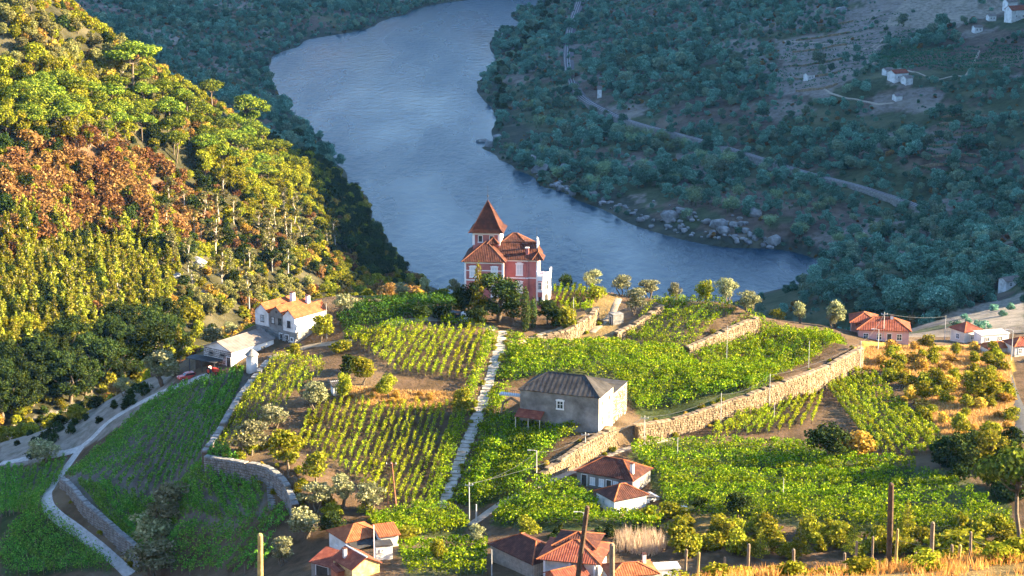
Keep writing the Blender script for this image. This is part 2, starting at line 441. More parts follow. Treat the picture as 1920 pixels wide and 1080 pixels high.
def ground_mat():
    m, n, out = new_mat('ground')
    b = N(n, 'ShaderNodeBsdfPrincipled'); b.inputs['Roughness'].default_value = .95; b.inputs['Specular IOR Level'].default_value = .1
    at_ = N(n, 'ShaderNodeAttribute'); at_.attribute_name = 'soil'
    t1 = noise(n, .35, 8, .65, 'World'); t2 = noise(n, .05, 4, .6, 'World')
    dark = mixc(n, .75, at_.outputs['Color'], (.35, .38, .28), 'MULTIPLY')
    lite = mixc(n, .22, at_.outputs['Color'], (.42, .34, .2))
    c = mixc(n, ramp(n, t1.outputs[0], [(.38, (0, 0, 0)), (.6, (1, 1, 1))]), dark, at_.outputs['Color'])
    c = mixc(n, ramp(n, t2.outputs[0], [(.5, (0, 0, 0)), (.75, (1, 1, 1))]), c, lite)
    n.links.new(c, b.inputs['Base Color'])
    bp = N(n, 'ShaderNodeBump'); bp.inputs['Strength'].default_value = .8; bp.inputs['Distance'].default_value = .4
    t3 = noise(n, 1.6, 6, .7, 'World'); n.links.new(t3.outputs[0], bp.inputs['Height']); n.links.new(bp.outputs[0], b.inputs['Normal'])
    n.links.new(b.outputs[0], out.inputs[0])
    return m
me = mesh_data('ground', gv, gf, ground_mat(), smooth=True)
ca = me.color_attributes.new('soil', 'FLOAT_COLOR', 'POINT')
ca.data.foreach_set('color', np.concatenate([gc.reshape(-1, 3), np.ones((len(gv), 1), np.float32)], 1).ravel())
tag(obj('ground', me), kind='structure')

# ------------------------------------------------------------------ river
def water_mat():
    m, n, out = new_mat('river_water')
    b = N(n, 'ShaderNodeBsdfPrincipled')
    b.inputs['Base Color'].default_value = (.006, .028, .05, 1)
    b.inputs['IOR'].default_value = 1.33
    b.inputs['Specular IOR Level'].default_value = .2
    g = N(n, 'ShaderNodeNewGeometry')
    def wn(sx, sy, sc, det):
        mp = N(n, 'ShaderNodeMapping'); mp.inputs['Scale'].default_value = (sx, sy, 1); n.links.new(g.outputs['Position'], mp.inputs['Vector'])
        t = N(n, 'ShaderNodeTexNoise'); t.inputs['Scale'].default_value = sc; t.inputs['Detail'].default_value = det; n.links.new(mp.outputs[0], t.inputs['Vector'])
        return t.outputs[0]
    fine = wn(1, .45, .22, 7); cur = wn(1, .22, .016, 6)
    rr = N(n, 'ShaderNodeMapRange'); rr.inputs['From Min'].default_value = .35; rr.inputs['From Max'].default_value = .65
    rr.inputs['To Min'].default_value = .2; rr.inputs['To Max'].default_value = .34
    n.links.new(cur, rr.inputs['Value']); n.links.new(rr.outputs[0], b.inputs['Roughness'])
    st = N(n, 'ShaderNodeMapRange'); st.inputs['From Min'].default_value = .35; st.inputs['From Max'].default_value = .65
    st.inputs['To Min'].default_value = .25; st.inputs['To Max'].default_value = 1.0
    n.links.new(cur, st.inputs['Value'])
    bp = N(n, 'ShaderNodeBump'); bp.inputs['Distance'].default_value = 1.6
    n.links.new(st.outputs[0], bp.inputs['Strength']); n.links.new(fine, bp.inputs['Height']); n.links.new(bp.outputs[0], b.inputs['Normal'])
    n.links.new(b.outputs[0], out.inputs[0])
    return m
rv = [(-700, 600, 0), (420, 600, 0), (420, 2900, 0), (-700, 2900, 0)]
tag(obj('river', mesh_data('river', rv, [(0, 1, 2, 3)], water_mat())), kind='structure')
# ------------------------------------------------------------------ plants: leaf meshes
def leaf_quads(c, size, out=None, ob=.5, asp=.65, rg=rng, droop=0.0):
    n = len(c)
    nr = rg.normal(size=(n, 3))
    nr /= np.linalg.norm(nr, axis=1, keepdims=True) + 1e-9
    if out is not None: nr = nr * (1 - ob) + out * ob
    nr[:, 2] += droop
    nr /= np.linalg.norm(nr, axis=1, keepdims=True) + 1e-9
    r = rg.normal(size=(n, 3))
    u = np.cross(nr, r); u /= np.linalg.norm(u, axis=1, keepdims=True) + 1e-9
    v = np.cross(nr, u)
    s = (np.asarray(size) * np.ones(n))[:, None]
    a = u * s; b = v * s * asp
    P = np.stack([c - a * .5 - b * .15, c - b * .5 + a * .1, c + a * .5, c + b * .5], 1).reshape(-1, 3)
    return P, np.arange(4 * n).reshape(n, 4)

def lobe_points(lobes, n, rg=rng, shell=.55):
    """points through a set of ellipsoids (centre, radii), denser towards the skin; returns points and outward directions"""
    vol = np.array([l[1][0] * l[1][1] + l[1][1] * l[1][2] for l in lobes]); k = rg.choice(len(lobes), n, p=vol / vol.sum())
    C = np.array([l[0] for l in lobes])[k]; Rr = np.array([l[1] for l in lobes])[k]
    d = rg.normal(size=(n, 3)); d /= np.linalg.norm(d, axis=1, keepdims=True)
    r = (shell + (1 - shell) * rg.random(n)) ** 1.0
    r = np.where(rg.random(n) < .12, r * 1.12, r)
    return C + d * Rr * r[:, None], d

def limb(rg, a, b, r0, r1, k=3, wob=.08):
    a = np.array(a, float); b = np.array(b, float); L = np.linalg.norm(b - a)
    return [tuple(a + (b - a) * t + (rg.normal(size=3) * wob * L * (0 < t < 1))) for t in np.linspace(0, 1, k + 1)], list(np.linspace(r0, r1, k + 1))

def crown_lobes(rg, cz, rx, rz, n, size):
    L = []
    for i in range(n):
        a = rg.random() * 6.283; q = math.sqrt(rg.random()); zz = rg.uniform(-1, 1)
        k = math.sqrt(max(0, 1 - zz * zz * .8))
        L.append(((math.cos(a) * q * rx * k, math.sin(a) * q * rx * k, cz + zz * rz), (size * rg.uniform(.7, 1.25), size * rg.uniform(.7, 1.25), size * rg.uniform(.6, .95))))
    return L

TREES = {}
def tree_kind(key, builder, mats, nvar):
    TREES[key] = []
    for i in range(nvar):
        rg = np.random.default_rng(sum(map(ord, key)) * 13 + i)
        tm, lobes, n, ls, opt = builder(rg)
        P, d = lobe_points(lobes, n, rg, opt.get('shell', .5))
        sz = ls * rg.uniform(.6, 1.3, n)
        v, f = leaf_quads(P, sz, d, opt.get('ob', .45), opt.get('asp', .65), rg, opt.get('droop', .1))
        cm = mesh_data(key + '_crown', v, f, mats[1])
        t = mesh_data(key + '_trunk', tm.v, tm.f, mats[0], smooth=True) if tm else None
        TREES[key].append((t, cm))

BARK = surf_mat('bark', (.10, .075, .05), (.20, .15, .10), 6, .95, .5, coord='Object')
PBARK = surf_mat('pale_bark', (.38, .32, .25), (.55, .48, .38), 4, .9, .3, coord='Object')
L_OLIVE = leaf_mat('olive_leaves', (.12, .14, .055), (.28, .29, .13), (.50, .48, .25), .2)
L_PALE = leaf_mat('pale_leaves', (.10, .11, .03), (.24, .24, .07), (.42, .39, .14), .25)
L_PINE = leaf_mat('pine_needles', (.035, .075, .012), (.14, .20, .018), (.32, .37, .04), .2)
L_DARK = leaf_mat('dark_leaves', (.012, .026, .008), (.032, .055, .012), (.075, .095, .018), .15)  # near black; on the hollow trees this colour stands in for shade
L_EUC = leaf_mat('eucalyptus_leaves', (.08, .09, .03), (.18, .18, .05), (.36, .32, .12), .25)
L_YOUNG = leaf_mat('young_leaves', (.07, .11, .01), (.26, .28, .02), (.55, .50, .10), .3)
L_RUST = leaf_mat('rust_leaves', (.10, .06, .02), (.26, .15, .045), (.40, .27, .09), .25, .4)
L_MIX = leaf_mat('scrub_leaves', (.05, .13, .10), (.14, .28, .20), (.27, .41, .30), .2, .5)  # blue skylight of the shaded far bank partly put into the leaf colour
L_SAGE = leaf_mat('sage_leaves', (.09, .15, .10), (.20, .29, .18), (.34, .41, .25), .2, .4)
L_GARDEN = leaf_mat('garden_leaves', (.07, .10, .008), (.25, .26, .018), (.46, .42, .04), .3, .3)
L_GOLD = leaf_mat('golden_leaves', (.24, .17, .025), (.50, .37, .05), (.65, .48, .10), .3, .3)
L_CYP = leaf_mat('cypress_leaves', (.018, .045, .014), (.05, .085, .02), (.10, .13, .03), .12, .2)
L_CANE = leaf_mat('cane_leaves', (.12, .20, .10), (.24, .34, .17), (.34, .42, .22), .25, .3)

def b_round(rg):      # bushy broadleaf, about 6 m
    m = MB(); m.tube(*limb(rg, (0, 0, -.6), (0, 0, 2.6), .2, .13))
    for k in range(4):
        a = k * 1.57 + rg.random(); m.tube(*limb(rg, (0, 0, 1.6 + .3 * k), (math.cos(a) * 1.5, math.sin(a) * 1.5, 3.6 + rg.random()), .1, .04), k=4)
    return m, crown_lobes(rg, 3.7, 1.7, 1.5, 15, 1.15), 2000, .42, {}
def b_olive(rg):
    m = MB()
    for s in range(2 + int(rg.random() * 2)):
        a = rg.random() * 6.28; m.tube(*limb(rg, (math.cos(a) * .1, math.sin(a) * .1, -.6), (math.cos(a) * .9, math.sin(a) * .9, 2.6), .16, .07, wob=.06), k=5)
        m.tube(*limb(rg, (math.cos(a) * .5, math.sin(a) * .5, 1.5), (math.cos(a + 1) * 1.4, math.sin(a + 1) * 1.4, 3.2), .07, .03), k=4)
    return m, crown_lobes(rg, 3.3, 1.75, 1.25, 16, .85), 1900, .34, dict(droop=.05)
def b_pine(rg):       # stone pine, about 11 m
    m = MB(); top = (rg.normal() * .5, rg.normal() * .5, 6.6)
    m.tube(*limb(rg, (0, 0, -1), top, .3, .17, wob=.03))
    L = []
    for k in range(11):
        a = k * .571 * 2 + rg.random() * .6; r = rg.uniform(1.0, 4.2); z = 8.6 - .11 * r * r * .9 + rg.uniform(-.3, .5)
        L.append(((math.cos(a) * r, math.sin(a) * r, z), (1.7 * rg.uniform(.8, 1.2), 1.7 * rg.uniform(.8, 1.2), .95 * rg.uniform(.8, 1.2))))
        m.tube(*limb(rg, (top[0] * .8, top[1] * .8, 5.2 + .1 * k), (math.cos(a) * r * .9, math.sin(a) * r * .9, z - .5), .11, .04), k=4)
    L.append(((0, 0, 9.1), (2.0, 2.0, 1.0)))
    return m, L, 2600, .52, dict(droop=.35, ob=.5)
def b_euc(rg):        # tall, open, pale trunk, about 15 m
    m = MB(); top = (rg.normal() * .8, rg.normal() * .8, 13.0)
    P_, r_ = limb(rg, (0, 0, -1), top, .28, .08, 5, .02); m.tube(P_, r_)
    L = []
    for k in range(13):
        a = rg.random() * 6.28; z = rg.uniform(5.0, 14.0); r = rg.uniform(.6, 2.6) * (1.15 - z / 22)
        L.append(((math.cos(a) * r, math.sin(a) * r, z), (rg.uniform(.7, 1.25), rg.uniform(.7, 1.25), rg.uniform(.6, 1.0))))
        m.tube(*limb(rg, (top[0] * (z - 1.8) / 13, top[1] * (z - 1.8) / 13, max(3, z - 1.8)), (math.cos(a) * r, math.sin(a) * r, z), .08, .03), k=4)
    return m, L, 1500, .46, dict(ob=.3, shell=.3)
def b_young(rg):      # slim upright crown, about 9 m
    m = MB(); m.tube(*limb(rg, (0, 0, -1), (0, 0, 7.5), .14, .04, 4, .015))
    L = []
    for k in range(11):
        z = 1.6 + 7.0 * k / 10; r = (1.25 - .95 * k / 10) * rg.uniform(.7, 1.2); a = k * 2.4
        L.append(((math.cos(a) * r * .6, math.sin(a) * r * .6, z), (r * .8, r * .8, .85)))
    return m, L, 1200, .42, dict(ob=.4, shell=.35)
def b_bush(rg):       # low shrub, about 3 m
    m = MB()
    for k in range(3):
        a = k * 2.1 + rg.random(); m.tube(*limb(rg, (0, 0, -.5), (math.cos(a) * .7, math.sin(a) * .7, 1.4), .07, .03), k=4)
    return m, crown_lobes(rg, 1.25, 1.05, .75, 11, .8), 800, .38, {}
def b_cypress(rg):
    m = MB(); m.tube(*limb(rg, (0, 0, -.5), (0, 0, 6.5), .14, .04, 3, .005))
    L = [((rg.normal() * .08, rg.normal() * .08, .8 + k * .62), (.98 * math.sin(math.pi * min(.95, (k + 2.2) / 13.2)) ** .8 + .08,) * 2 + (.75,)) for k in range(11)]
    return m, L, 2200, .27, dict(ob=.6, shell=.75)
def b_cone(rg):       # conical light green conifer
    m = MB(); m.tube(*limb(rg, (0, 0, -.5), (0, 0, 7), .15, .03, 3, .005))
    L = []
    for k in range(24):
        z = 1.2 + 6.6 * k / 23; r = 1.9 * (1 - k / 25) + .15; a = k * 2.4
        L.append(((math.cos(a) * r * .55, math.sin(a) * r * .55, z), (r * .55, r * .55, .5)))
    return m, L, 1500, .3, dict(ob=.5)
def b_cane(rg):       # giant cane: upright blades
    m = MB()
    for k in range(14):
        a = rg.random() * 6.28; r = rg.random() * .9; m.tube([(math.cos(a) * r, math.sin(a) * r, -.4), (math.cos(a) * r * 1.4, math.sin(a) * r * 1.4, 3.0 + rg.random())], [.03, .012], k=3)
    L = [((math.cos(a) * .8, math.sin(a) * .8, 2.0 + .4 * (i % 3)), (.7, .7, 1.3)) for i, a in enumerate(np.linspace(0, 6.28, 7)[:-1])]
    return m, L, 700, .5, dict(ob=.1, asp=.22, shell=.1)

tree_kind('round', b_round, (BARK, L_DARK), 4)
def b_big(rg):        # broad old tree, about 11 m
    m = MB(); m.tube(*limb(rg, (0, 0, -1), (0, 0, 5.0), .45, .3))
    for k in range(6):
        a = k * 1.05 + rg.random(); m.tube(*limb(rg, (0, 0, 2.5 + .3 * k), (math.cos(a) * 2.8, math.sin(a) * 2.8, 6.5 + rg.random()), .2, .07), k=5)
    return m, crown_lobes(rg, 6.2, 3.6, 3.6, 34, 1.35), 6500, .42, dict(shell=.45)
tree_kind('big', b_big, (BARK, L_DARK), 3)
tree_kind('garden', b_round, (BARK, L_GARDEN), 4)
tree_kind('golden', b_bush, (BARK, L_GOLD), 3)
tree_kind('olive', b_olive, (BARK, L_OLIVE), 5)
tree_kind('pine', b_pine, (BARK, L_PINE), 4)
tree_kind('eucalyptus', b_euc, (PBARK, L_EUC), 5)
tree_kind('young', b_young, (PBARK, L_YOUNG), 5)
tree_kind('rust', b_bush, (BARK, L_RUST), 4)
tree_kind('scrub', b_bush, (BARK, L_MIX), 5)
tree_kind('scrubtree', b_round, (BARK, L_MIX), 5)
tree_kind('sage', b_round, (BARK, L_SAGE), 4)
tree_kind('pale', b_round, (BARK, L_PALE), 4)
tree_kind('gbush', b_bush, (BARK, L_GARDEN), 4)
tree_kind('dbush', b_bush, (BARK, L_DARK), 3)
tree_kind('cypress', b_cypress, (BARK, L_CYP), 2)
tree_kind('cone', b_cone, (BARK, L_GARDEN), 2)
tree_kind('cane', b_cane, (L_CANE, L_CANE), 3)

NAMES = dict(pale='pale_green_tree', big='spreading_tree', round='broadleaf_tree', garden='garden_tree', golden='golden_bush', olive='olive_tree', pine='pine_tree', eucalyptus='eucalyptus_tree', young='young_tree', rust='russet_bush',
             scrub='scrub_bush', scrubtree='scrub_tree', sage='pale_tree', gbush='green_bush', dbush='dark_bush', cypress='cypress_tree', cone='conifer_tree', cane='cane_clump')
CATS = dict(golden='bush', rust='bush', scrub='bush', gbush='bush', dbush='bush', cane='cane')
_var = [0]
def plant(kind, loc, h=1.0, wide=1.0, label='', group=None, rz=None, lean=0.0):
    """one plant: an empty at its foot, trunk and crown under it"""
    _var[0] += 1
    t, c = TREES[kind][_var[0] % len(TREES[kind])]
    o = empty(NAMES[kind], loc, random.random() * 6.28 if rz is None else rz)
    o.scale = (h * wide, h * wide, h)
    if lean: o.rotation_euler = (lean, 0, o.rotation_euler[2])
    if t is not None: obj('trunk', t, o)
    obj('crown', c, o)
    return tag(o, label, CATS.get(kind, 'tree'), group)

# ------------------------------------------------------------------ vines
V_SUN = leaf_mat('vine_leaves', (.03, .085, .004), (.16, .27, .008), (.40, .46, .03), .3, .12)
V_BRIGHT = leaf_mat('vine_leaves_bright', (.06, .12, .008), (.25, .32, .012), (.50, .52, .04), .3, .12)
V_SHADE_DARK = leaf_mat('vine_leaves_shade_dark', (.015, .045, .008), (.04, .10, .012), (.09, .17, .02), .25, .12)  # darker vine copy, shade of the mansion slope put into the leaf colour
V_SHADE_GREEN = leaf_mat('vine_leaves_shade_green', (.04, .17, .02), (.14, .37, .04), (.28, .52, .08), .3, .12)  # same vine, look of the shaded left fields put into its colour
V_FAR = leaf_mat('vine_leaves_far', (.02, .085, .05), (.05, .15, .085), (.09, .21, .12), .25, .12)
WOOD = surf_mat('stake_wood', (.16, .11, .07), (.28, .20, .13), 5, .9, .3, coord='Object')

def row_points(a, b, step=.45):
    a = np.array(a[:2]); b = np.array(b[:2]); L = np.hypot(*(b - a)); n = max(2, int(L / step))
    t = np.linspace(0, 1, n)
    wob = np.cumsum(rng.normal(size=n)) * .02
    x = a[0] + (b[0] - a[0]) * t; y = a[1] + (b[1] - a[1]) * t
    nx, ny = -(b - a)[1] / L, (b - a)[0] / L
    return x + nx * wob, y + ny * wob

def vine_mesh(x, y, h0=.3, h1=1.65, w=.5, dens=46, size=.32, gap=.12, canopy=False):
    """leaves of one row along ground points x, y"""
    seg = np.hypot(np.diff(x), np.diff(y)); s = np.concatenate([[0], np.cumsum(seg)]); L = s[-1]
    if L < 1.2: return None
    nv = max(2, int(L / 1.15))
    vig = np.clip(rng.normal(1, .34 if canopy else .28, nv), .3, 1.7); vig[rng.random(nv) < gap] = .06
    n = int(L * dens)
    k = rng.choice(nv, n, p=vig / vig.sum())
    sp = np.clip((k + .5 + rng.normal(size=n) * (.42 if canopy else .34)) / nv * L, 0, L)
    cx = np.interp(sp, s, x); cy = np.interp(sp, s, y)
    dx = np.gradient(np.interp(np.linspace(0, L, 40), s, x)); dy = np.gradient(np.interp(np.linspace(0, L, 40), s, y))
    dirv = np.array([dx.mean(), dy.mean()]); dirv /= np.linalg.norm(dirv) + 1e-9
    lat = rng.normal(size=n) * w * .42
    if canopy:
        hz = h1 + (rng.random(n) - .5) * .7 - .45 * np.abs(lat) / w + (vig[k] - 1) * .7
        hz = np.where(rng.random(n) < .18, rng.uniform(h0, h1, n), hz)
    else:
        hz = h0 + (h1 * np.clip(vig[k], .5, 1.25) - h0) * rng.beta(1.6, 1.2, n)
    px = cx - dirv[1] * lat; py = cy + dirv[0] * lat
    P = np.stack([px, py, H(px, py) + hz], 1)
    o = np.stack([-dirv[1] * np.sign(lat), dirv[0] * np.sign(lat), np.full(n, .6)], 1)
    return leaf_quads(P, size * rng.uniform(.6, 1.35, n), o, .4, .75, rng, .1)

def ordinal(i, n):
    small = ['first', 'second', 'third', 'fourth', 'fifth', 'sixth', 'seventh', 'eighth', 'ninth', 'tenth', 'eleventh', 'twelfth', 'thirteenth', 'fourteenth', 'fifteenth', 'sixteenth', 'seventeenth', 'eighteenth', 'nineteenth', 'twentieth']
    tens = {20: 'twenty-', 30: 'thirty-'}
    return small[i] if i < 20 else tens[i // 10 * 10] + small[i % 10 - 0] if (i + 1) % 10 else ['', '', 'thirtieth', 'fortieth'][(i + 1) // 10]

def field(where, frm, A, B, n, poly, mat=None, stakes=True, **kw):
    """n rows between row A and row B (photo points), kept inside poly; every row its own thing"""
    mat = mat or V_SUN
    pw = [on_hill(*q) for q in poly]
    a0, a1, b0, b1 = [on_hill(*q) for q in (*A, *B)]
    made = []
    for i in range(n):
        t = i / max(1, n - 1)
        p = a0.lerp(b0, t); q = a1.lerp(b1, t)
        d = (q - p); p = p - d * .15; q = q + d * .15
        x, y = row_points(p, q)
        ins = in_poly(x, y, pw)
        idx = np.nonzero(ins)[0]
        if len(idx) < 5: continue
        x = x[idx[0]:idx[-1] + 1]; y = y[idx[0]:idx[-1] + 1]
        r = vine_mesh(x, y, **kw)
        if r is None: continue
        made.append((x, y, r))
    for i, (x, y, r) in enumerate(made):
        g = ground(x[0], y[0])
        root = empty('vine_row', g)
        v = r[0] - np.array(g)
        obj('foliage', mesh_data('vine_foliage', v, r[1], mat), root)
        if stakes:
            mb = MB(); hs = kw.get('h1', 1.5) + .15
            L = len(x); st = max(4, int(4.5 / .45))
            for k in list(range(0, L, st)) + [L - 1]:
                z = float(H(x[k], y[k])) - g.z
                mb.box(x[k] - g.x - .04, x[k] - g.x + .04, y[k] - g.y - .04, y[k] - g.y + .04, z - .3, z + hs)
            mb.build('stakes', WOOD, root)['kind'] = 'stuff'
        lab_ = f'vine row in {where}, {ordinal(i, n)} from {frm}'
        if len(lab_.split()) > 16: lab_ = f'{ordinal(i, n)} vine row from {frm} in {where}'
        tag(root, lab_, 'vine row', 'vine rows in ' + where)

CAN = dict(h0=.5, h1=1.8, w=2.2, dens=66, size=.36, gap=.07, canopy=True, stakes=False)
field('the farmhouse field', 'the farmhouse', ((600, 700), (690, 622)), ((885, 718), (915, 626)), 20, [(650, 645), (690, 626), (925, 627), (885, 718), (740, 703)], mat=V_BRIGHT, w=.34, size=.27)
field('the lower lit field', 'the olive trees', ((560, 840), (590, 752)), ((800, 955), (868, 765)), 22, [(560, 800), (605, 752), (868, 765), (862, 800), (805, 952), (735, 952), (640, 885), (560, 835)], mat=V_BRIGHT, w=.34, size=.27)
field('the small field below the turret', 'the shaded slope', ((392, 856), (505, 674)), ((560, 800), (612, 680)), 14, [(500, 695), (520, 674), (605, 680), (612, 700), (560, 742), (505, 800), (440, 852), (400, 852), (430, 800), (470, 742)], mat=V_BRIGHT, dens=30, w=.36, size=.28)
field('the shaded slope by the track', 'the track', ((120, 900), (300, 745)), ((390, 866), (468, 702)), 22, [(135, 882), (172, 832), (290, 757), (380, 714), (468, 702), (400, 840), (380, 862), (150, 905), (122, 898)], mat=V_SHADE_GREEN, gap=.03, dens=72, size=.30, w=.4)
field('the shaded middle field', 'the track', ((140, 905), (240, 1040)), ((462, 884), (498, 960)), 22, [(130, 918), (350, 874), (455, 884), (495, 930), (492, 955), (436, 990), (350, 1010), (268, 1062), (165, 950)], mat=V_SHADE_GREEN, dens=76, gap=.06, size=.31, w=.48)
field('the shaded bottom field', 'the pale olives', ((240, 1080), (350, 985)), ((470, 1080), (560, 952)), 16, [(300, 1040), (345, 990), (430, 985), (500, 958), (545, 952), (540, 980), (480, 1075), (340, 1079), (300, 1075)], mat=V_SHADE_GREEN, dens=44, size=.36, w=.65)
field('the shaded plot left of the track', 'the left edge', ((4, 885), (4, 965)), ((118, 872), (76, 955)), 10, [(1, 884), (122, 866), (116, 898), (80, 930), (72, 960), (1, 972)], mat=V_SHADE_GREEN, dens=46, size=.36, w=.65)
field('the dense bottom left field', 'the track', ((72, 962), (222, 1080)), ((0, 1040), (30, 1079)), 9, [(1, 960), (72, 958), (118, 985), (188, 1045), (215, 1079), (1, 1079)], mat=V_SHADE_GREEN, h0=.4, h1=1.6, w=1.5, dens=52, size=.34, gap=.03)
field('the plot beside the mansion', 'the mansion', ((1035, 562), (1045, 530)), ((1098, 590), (1122, 540)), 8, [(1035, 531), (1112, 531), (1118, 556), (1100, 590), (1040, 576)], dens=30, w=.36)
field('the uppermost terrace', 'the stone track', ((1155, 640), (1245, 568)), ((1318, 672), (1440, 596)), 12, [(1158, 638), (1242, 586), (1248, 563), (1400, 575), (1424, 594), (1302, 664), (1282, 672)], dens=36, w=.8)
field('the terrace behind the long stone wall', 'the upper stone wall', ((1300, 672), (1425, 605)), ((1390, 765), (1612, 652)), 17, [(1300, 670), (1418, 638), (1424, 592), (1550, 602), (1560, 612), (1602, 652), (1530, 690), (1480, 712), (1400, 738), (1360, 720), (1340, 705)], dens=46, w=1.0)
field('the big trellis below the mansion', 'the mansion', ((960, 650), (1300, 668)), ((930, 800), (1440, 728)), 14, [(962, 690), (985, 652), (1010, 648), (1062, 650), (1130, 644), (1285, 672), (1340, 707), (1400, 702), (1470, 692), (1440, 728), (1330, 770), (1212, 794), (1175, 745), (1145, 712), (1000, 706), (955, 716)], **CAN)
field('the small field under the wall', 'the grey roofed house', ((1330, 820), (1400, 778)), ((1522, 795), (1545, 738)), 11, [(1345, 800), (1400, 782), (1540, 742), (1548, 760), (1528, 792), (1450, 832), (1370, 838), (1330, 822)], mat=V_BRIGHT, w=.3, dens=48, size=.28)
field('the steep field right of the wall arch', 'the arch', ((1550, 722), (1645, 852)), ((1640, 696), (1770, 818)), 11, [(1553, 700), (1600, 694), (1648, 706), (1700, 760), (1760, 812), (1760, 850), (1700, 860), (1640, 852), (1556, 762)], mat=V_BRIGHT, w=.3, dens=50, size=.28)
field('the trellis beside the white path', 'the path', ((868, 950), (945, 785)), ((992, 905), (1092, 792)), 8, [(905, 830), (948, 785), (1085, 790), (1088, 802), (1015, 862), (990, 905), (960, 930), (885, 960), (862, 945)], **CAN)
field('the trellis below the stone lane', 'the lane', ((960, 925), (1110, 905)), ((930, 995), (1240, 995)), 9, [(965, 930), (1012, 908), (1078, 912), (1118, 952), (1130, 970), (1180, 976), (1250, 966), (1240, 992), (1050, 1000), (960, 988), (915, 985)], **CAN)
field('the wide lower right trellis', 'the wall', ((1200, 838), (1560, 842)), ((1230, 992), (1900, 1020)), 15, [(1175, 852), (1240, 828), (1330, 832), (1460, 842), (1530, 840), (1560, 856), (1640, 866), (1780, 884), (1890, 940), (1900, 1000), (1700, 1005), (1500, 990), (1350, 985), (1250, 960), (1230, 910), (1195, 870)], **dict(CAN, dens=66, gap=.08))
field('the round trellis by the mast', 'the lattice mast', ((695, 985), (830, 952)), ((720, 1015), (880, 990)), 6, [(690, 985), (740, 957), (830, 952), (880, 985), (860, 1008), (700, 1008)], **CAN)
field('the trellis left of the slatted barn', 'the grove', ((740, 1032), (915, 1022)), ((750, 1078), (915, 1076)), 5, [(742, 1030), (915, 1022), (912, 1079), (760, 1079)], **CAN)
field('the shaded slope left of the mansion', 'the river side', ((640, 590), (860, 560)), ((640, 634), (870, 602)), 7, [(630, 605), (700, 572), (865, 562), (872, 598), (800, 600), (645, 632)], mat=V_SHADE_DARK, **CAN)
def lone_row(label, pix, **kw):
    P = [on_hill(*p) for p in pix]
    X, Y = [], []
    for a, b in zip(P[:-1], P[1:]):
        x, y = row_points(a, b); X += list(x); Y += list(y)
    X = np.array(X); Y = np.array(Y)
    r = vine_mesh(X, Y, **kw); g = ground(X[0], Y[0]); root = empty('vine_row', g)
    obj('foliage', mesh_data('vine_foliage', r[0] - np.array(g), r[1], V_SUN), root)
    mb = MB()
    for k in range(0, len(X), 9):
        z = float(H(X[k], Y[k])) - g.z
        mb.box(X[k] - g.x - .05, X[k] - g.x + .05, Y[k] - g.y - .05, Y[k] - g.y + .05, z - .3, z + kw.get('h1', 1.5))
    mb.build('stakes', WOOD, root)['kind'] = 'stuff'
    tag(root, label, 'vine row')
LR = dict(h0=.3, h1=1.9, w=1.5, dens=85, size=.32, gap=.1)
lone_row('leafy vine border along the left edge of the white path', [(922, 632), (905, 680), (878, 750), (852, 830), (815, 945)], **LR)
lone_row('leafy vine border along the right edge of the white path', [(970, 632), (958, 680), (934, 750), (906, 830), (862, 950)], **dict(LR, w=2.2, dens=100, h1=.95))
lone_row('low lit vine row in front of the shaded trellis slope', [(645, 640), (720, 625), (800, 606)], **LR)
lone_row('short vine row between parked truck and field', [(828, 606), (860, 612), (910, 618)], **LR)
lone_row('vine hedge at the foot of the barn beside turret', [(432, 700), (460, 696)], **LR)
# ------------------------------------------------------------------ roads, path, railway
def smooth_line(P, n=8):
    """Catmull-Rom through ground points, returned as x, y arrays"""
    P = [np.array(p[:2]) for p in P]; P = [P[0] * 2 - P[1]] + P + [P[-1] * 2 - P[-2]]
    o = []
    for i in range(1, len(P) - 2):
        for t in np.linspace(0, 1, n, endpoint=False):
            a, b, c, d = P[i - 1:i + 3]
            o.append(.5 * ((2 * b) + (c - a) * t + (2 * a - 5 * b + 4 * c - d) * t * t + (3 * b - a - 3 * c + d) * t ** 3))
    o.append(P[-2])
    return np.array(o)

def ribbon(name, line, width, mat, lift=.08, k=5, level=None, skirt=True):
    d = np.gradient(line, axis=0); d /= np.linalg.norm(d, axis=1, keepdims=True) + 1e-9
    nrm = np.stack([-d[:, 1], d[:, 0]], 1)
    w = np.asarray(width) * np.ones(len(line))
    offs = np.linspace(-.5, .5, k)
    V = []
    for i in range(len(line)):
        q = line[i] + nrm[i] * (offs * w[i])[:, None]
        z = H(q[:, 0], q[:, 1]) + lift if level is None else np.full(k, level)
        for j in range(k): V.append((q[j, 0], q[j, 1], z[j] - (.35 if skirt and j in (0, k - 1) else 0)))
    F = [(i * k + j, i * k + j + 1, (i + 1) * k + j + 1, (i + 1) * k + j) for i in range(len(line) - 1) for j in range(k - 1)]
    return tag(obj(name, mesh_data(name, V, F, mat, smooth=True)), kind='structure')

M_TRACK = surf_mat('pale_track', (.34, .31, .27), (.54, .50, .45), 1.2, .95, .4)
M_ASPH = surf_mat('asphalt', (.045, .045, .047), (.08, .078, .076), 1.5, .9, .2)
M_LANE = surf_mat('stone_lane', (.24, .19, .14), (.40, .33, .25), 1.5, .9, .3)
M_YARD = surf_mat('yard_earth', (.24, .18, .12), (.36, .29, .20), .9, .95, .3)
M_BALLAST = surf_mat('ballast', (.055, .045, .05), (.10, .085, .09), 1.2, .95, .4)
M_STEEL = surf_mat('rail_steel', (.30, .29, .29), (.42, .41, .40), 2, .45, 0, metallic=.6)
M_GSTONE = surf_mat('grey_stone', (.12, .115, .105), (.22, .21, .19), 1.1, .9, .5, c3=(.32, .30, .27))
M_CONC = surf_mat('concrete', (.42, .41, .39), (.60, .58, .55), 1.2, .9, .2)

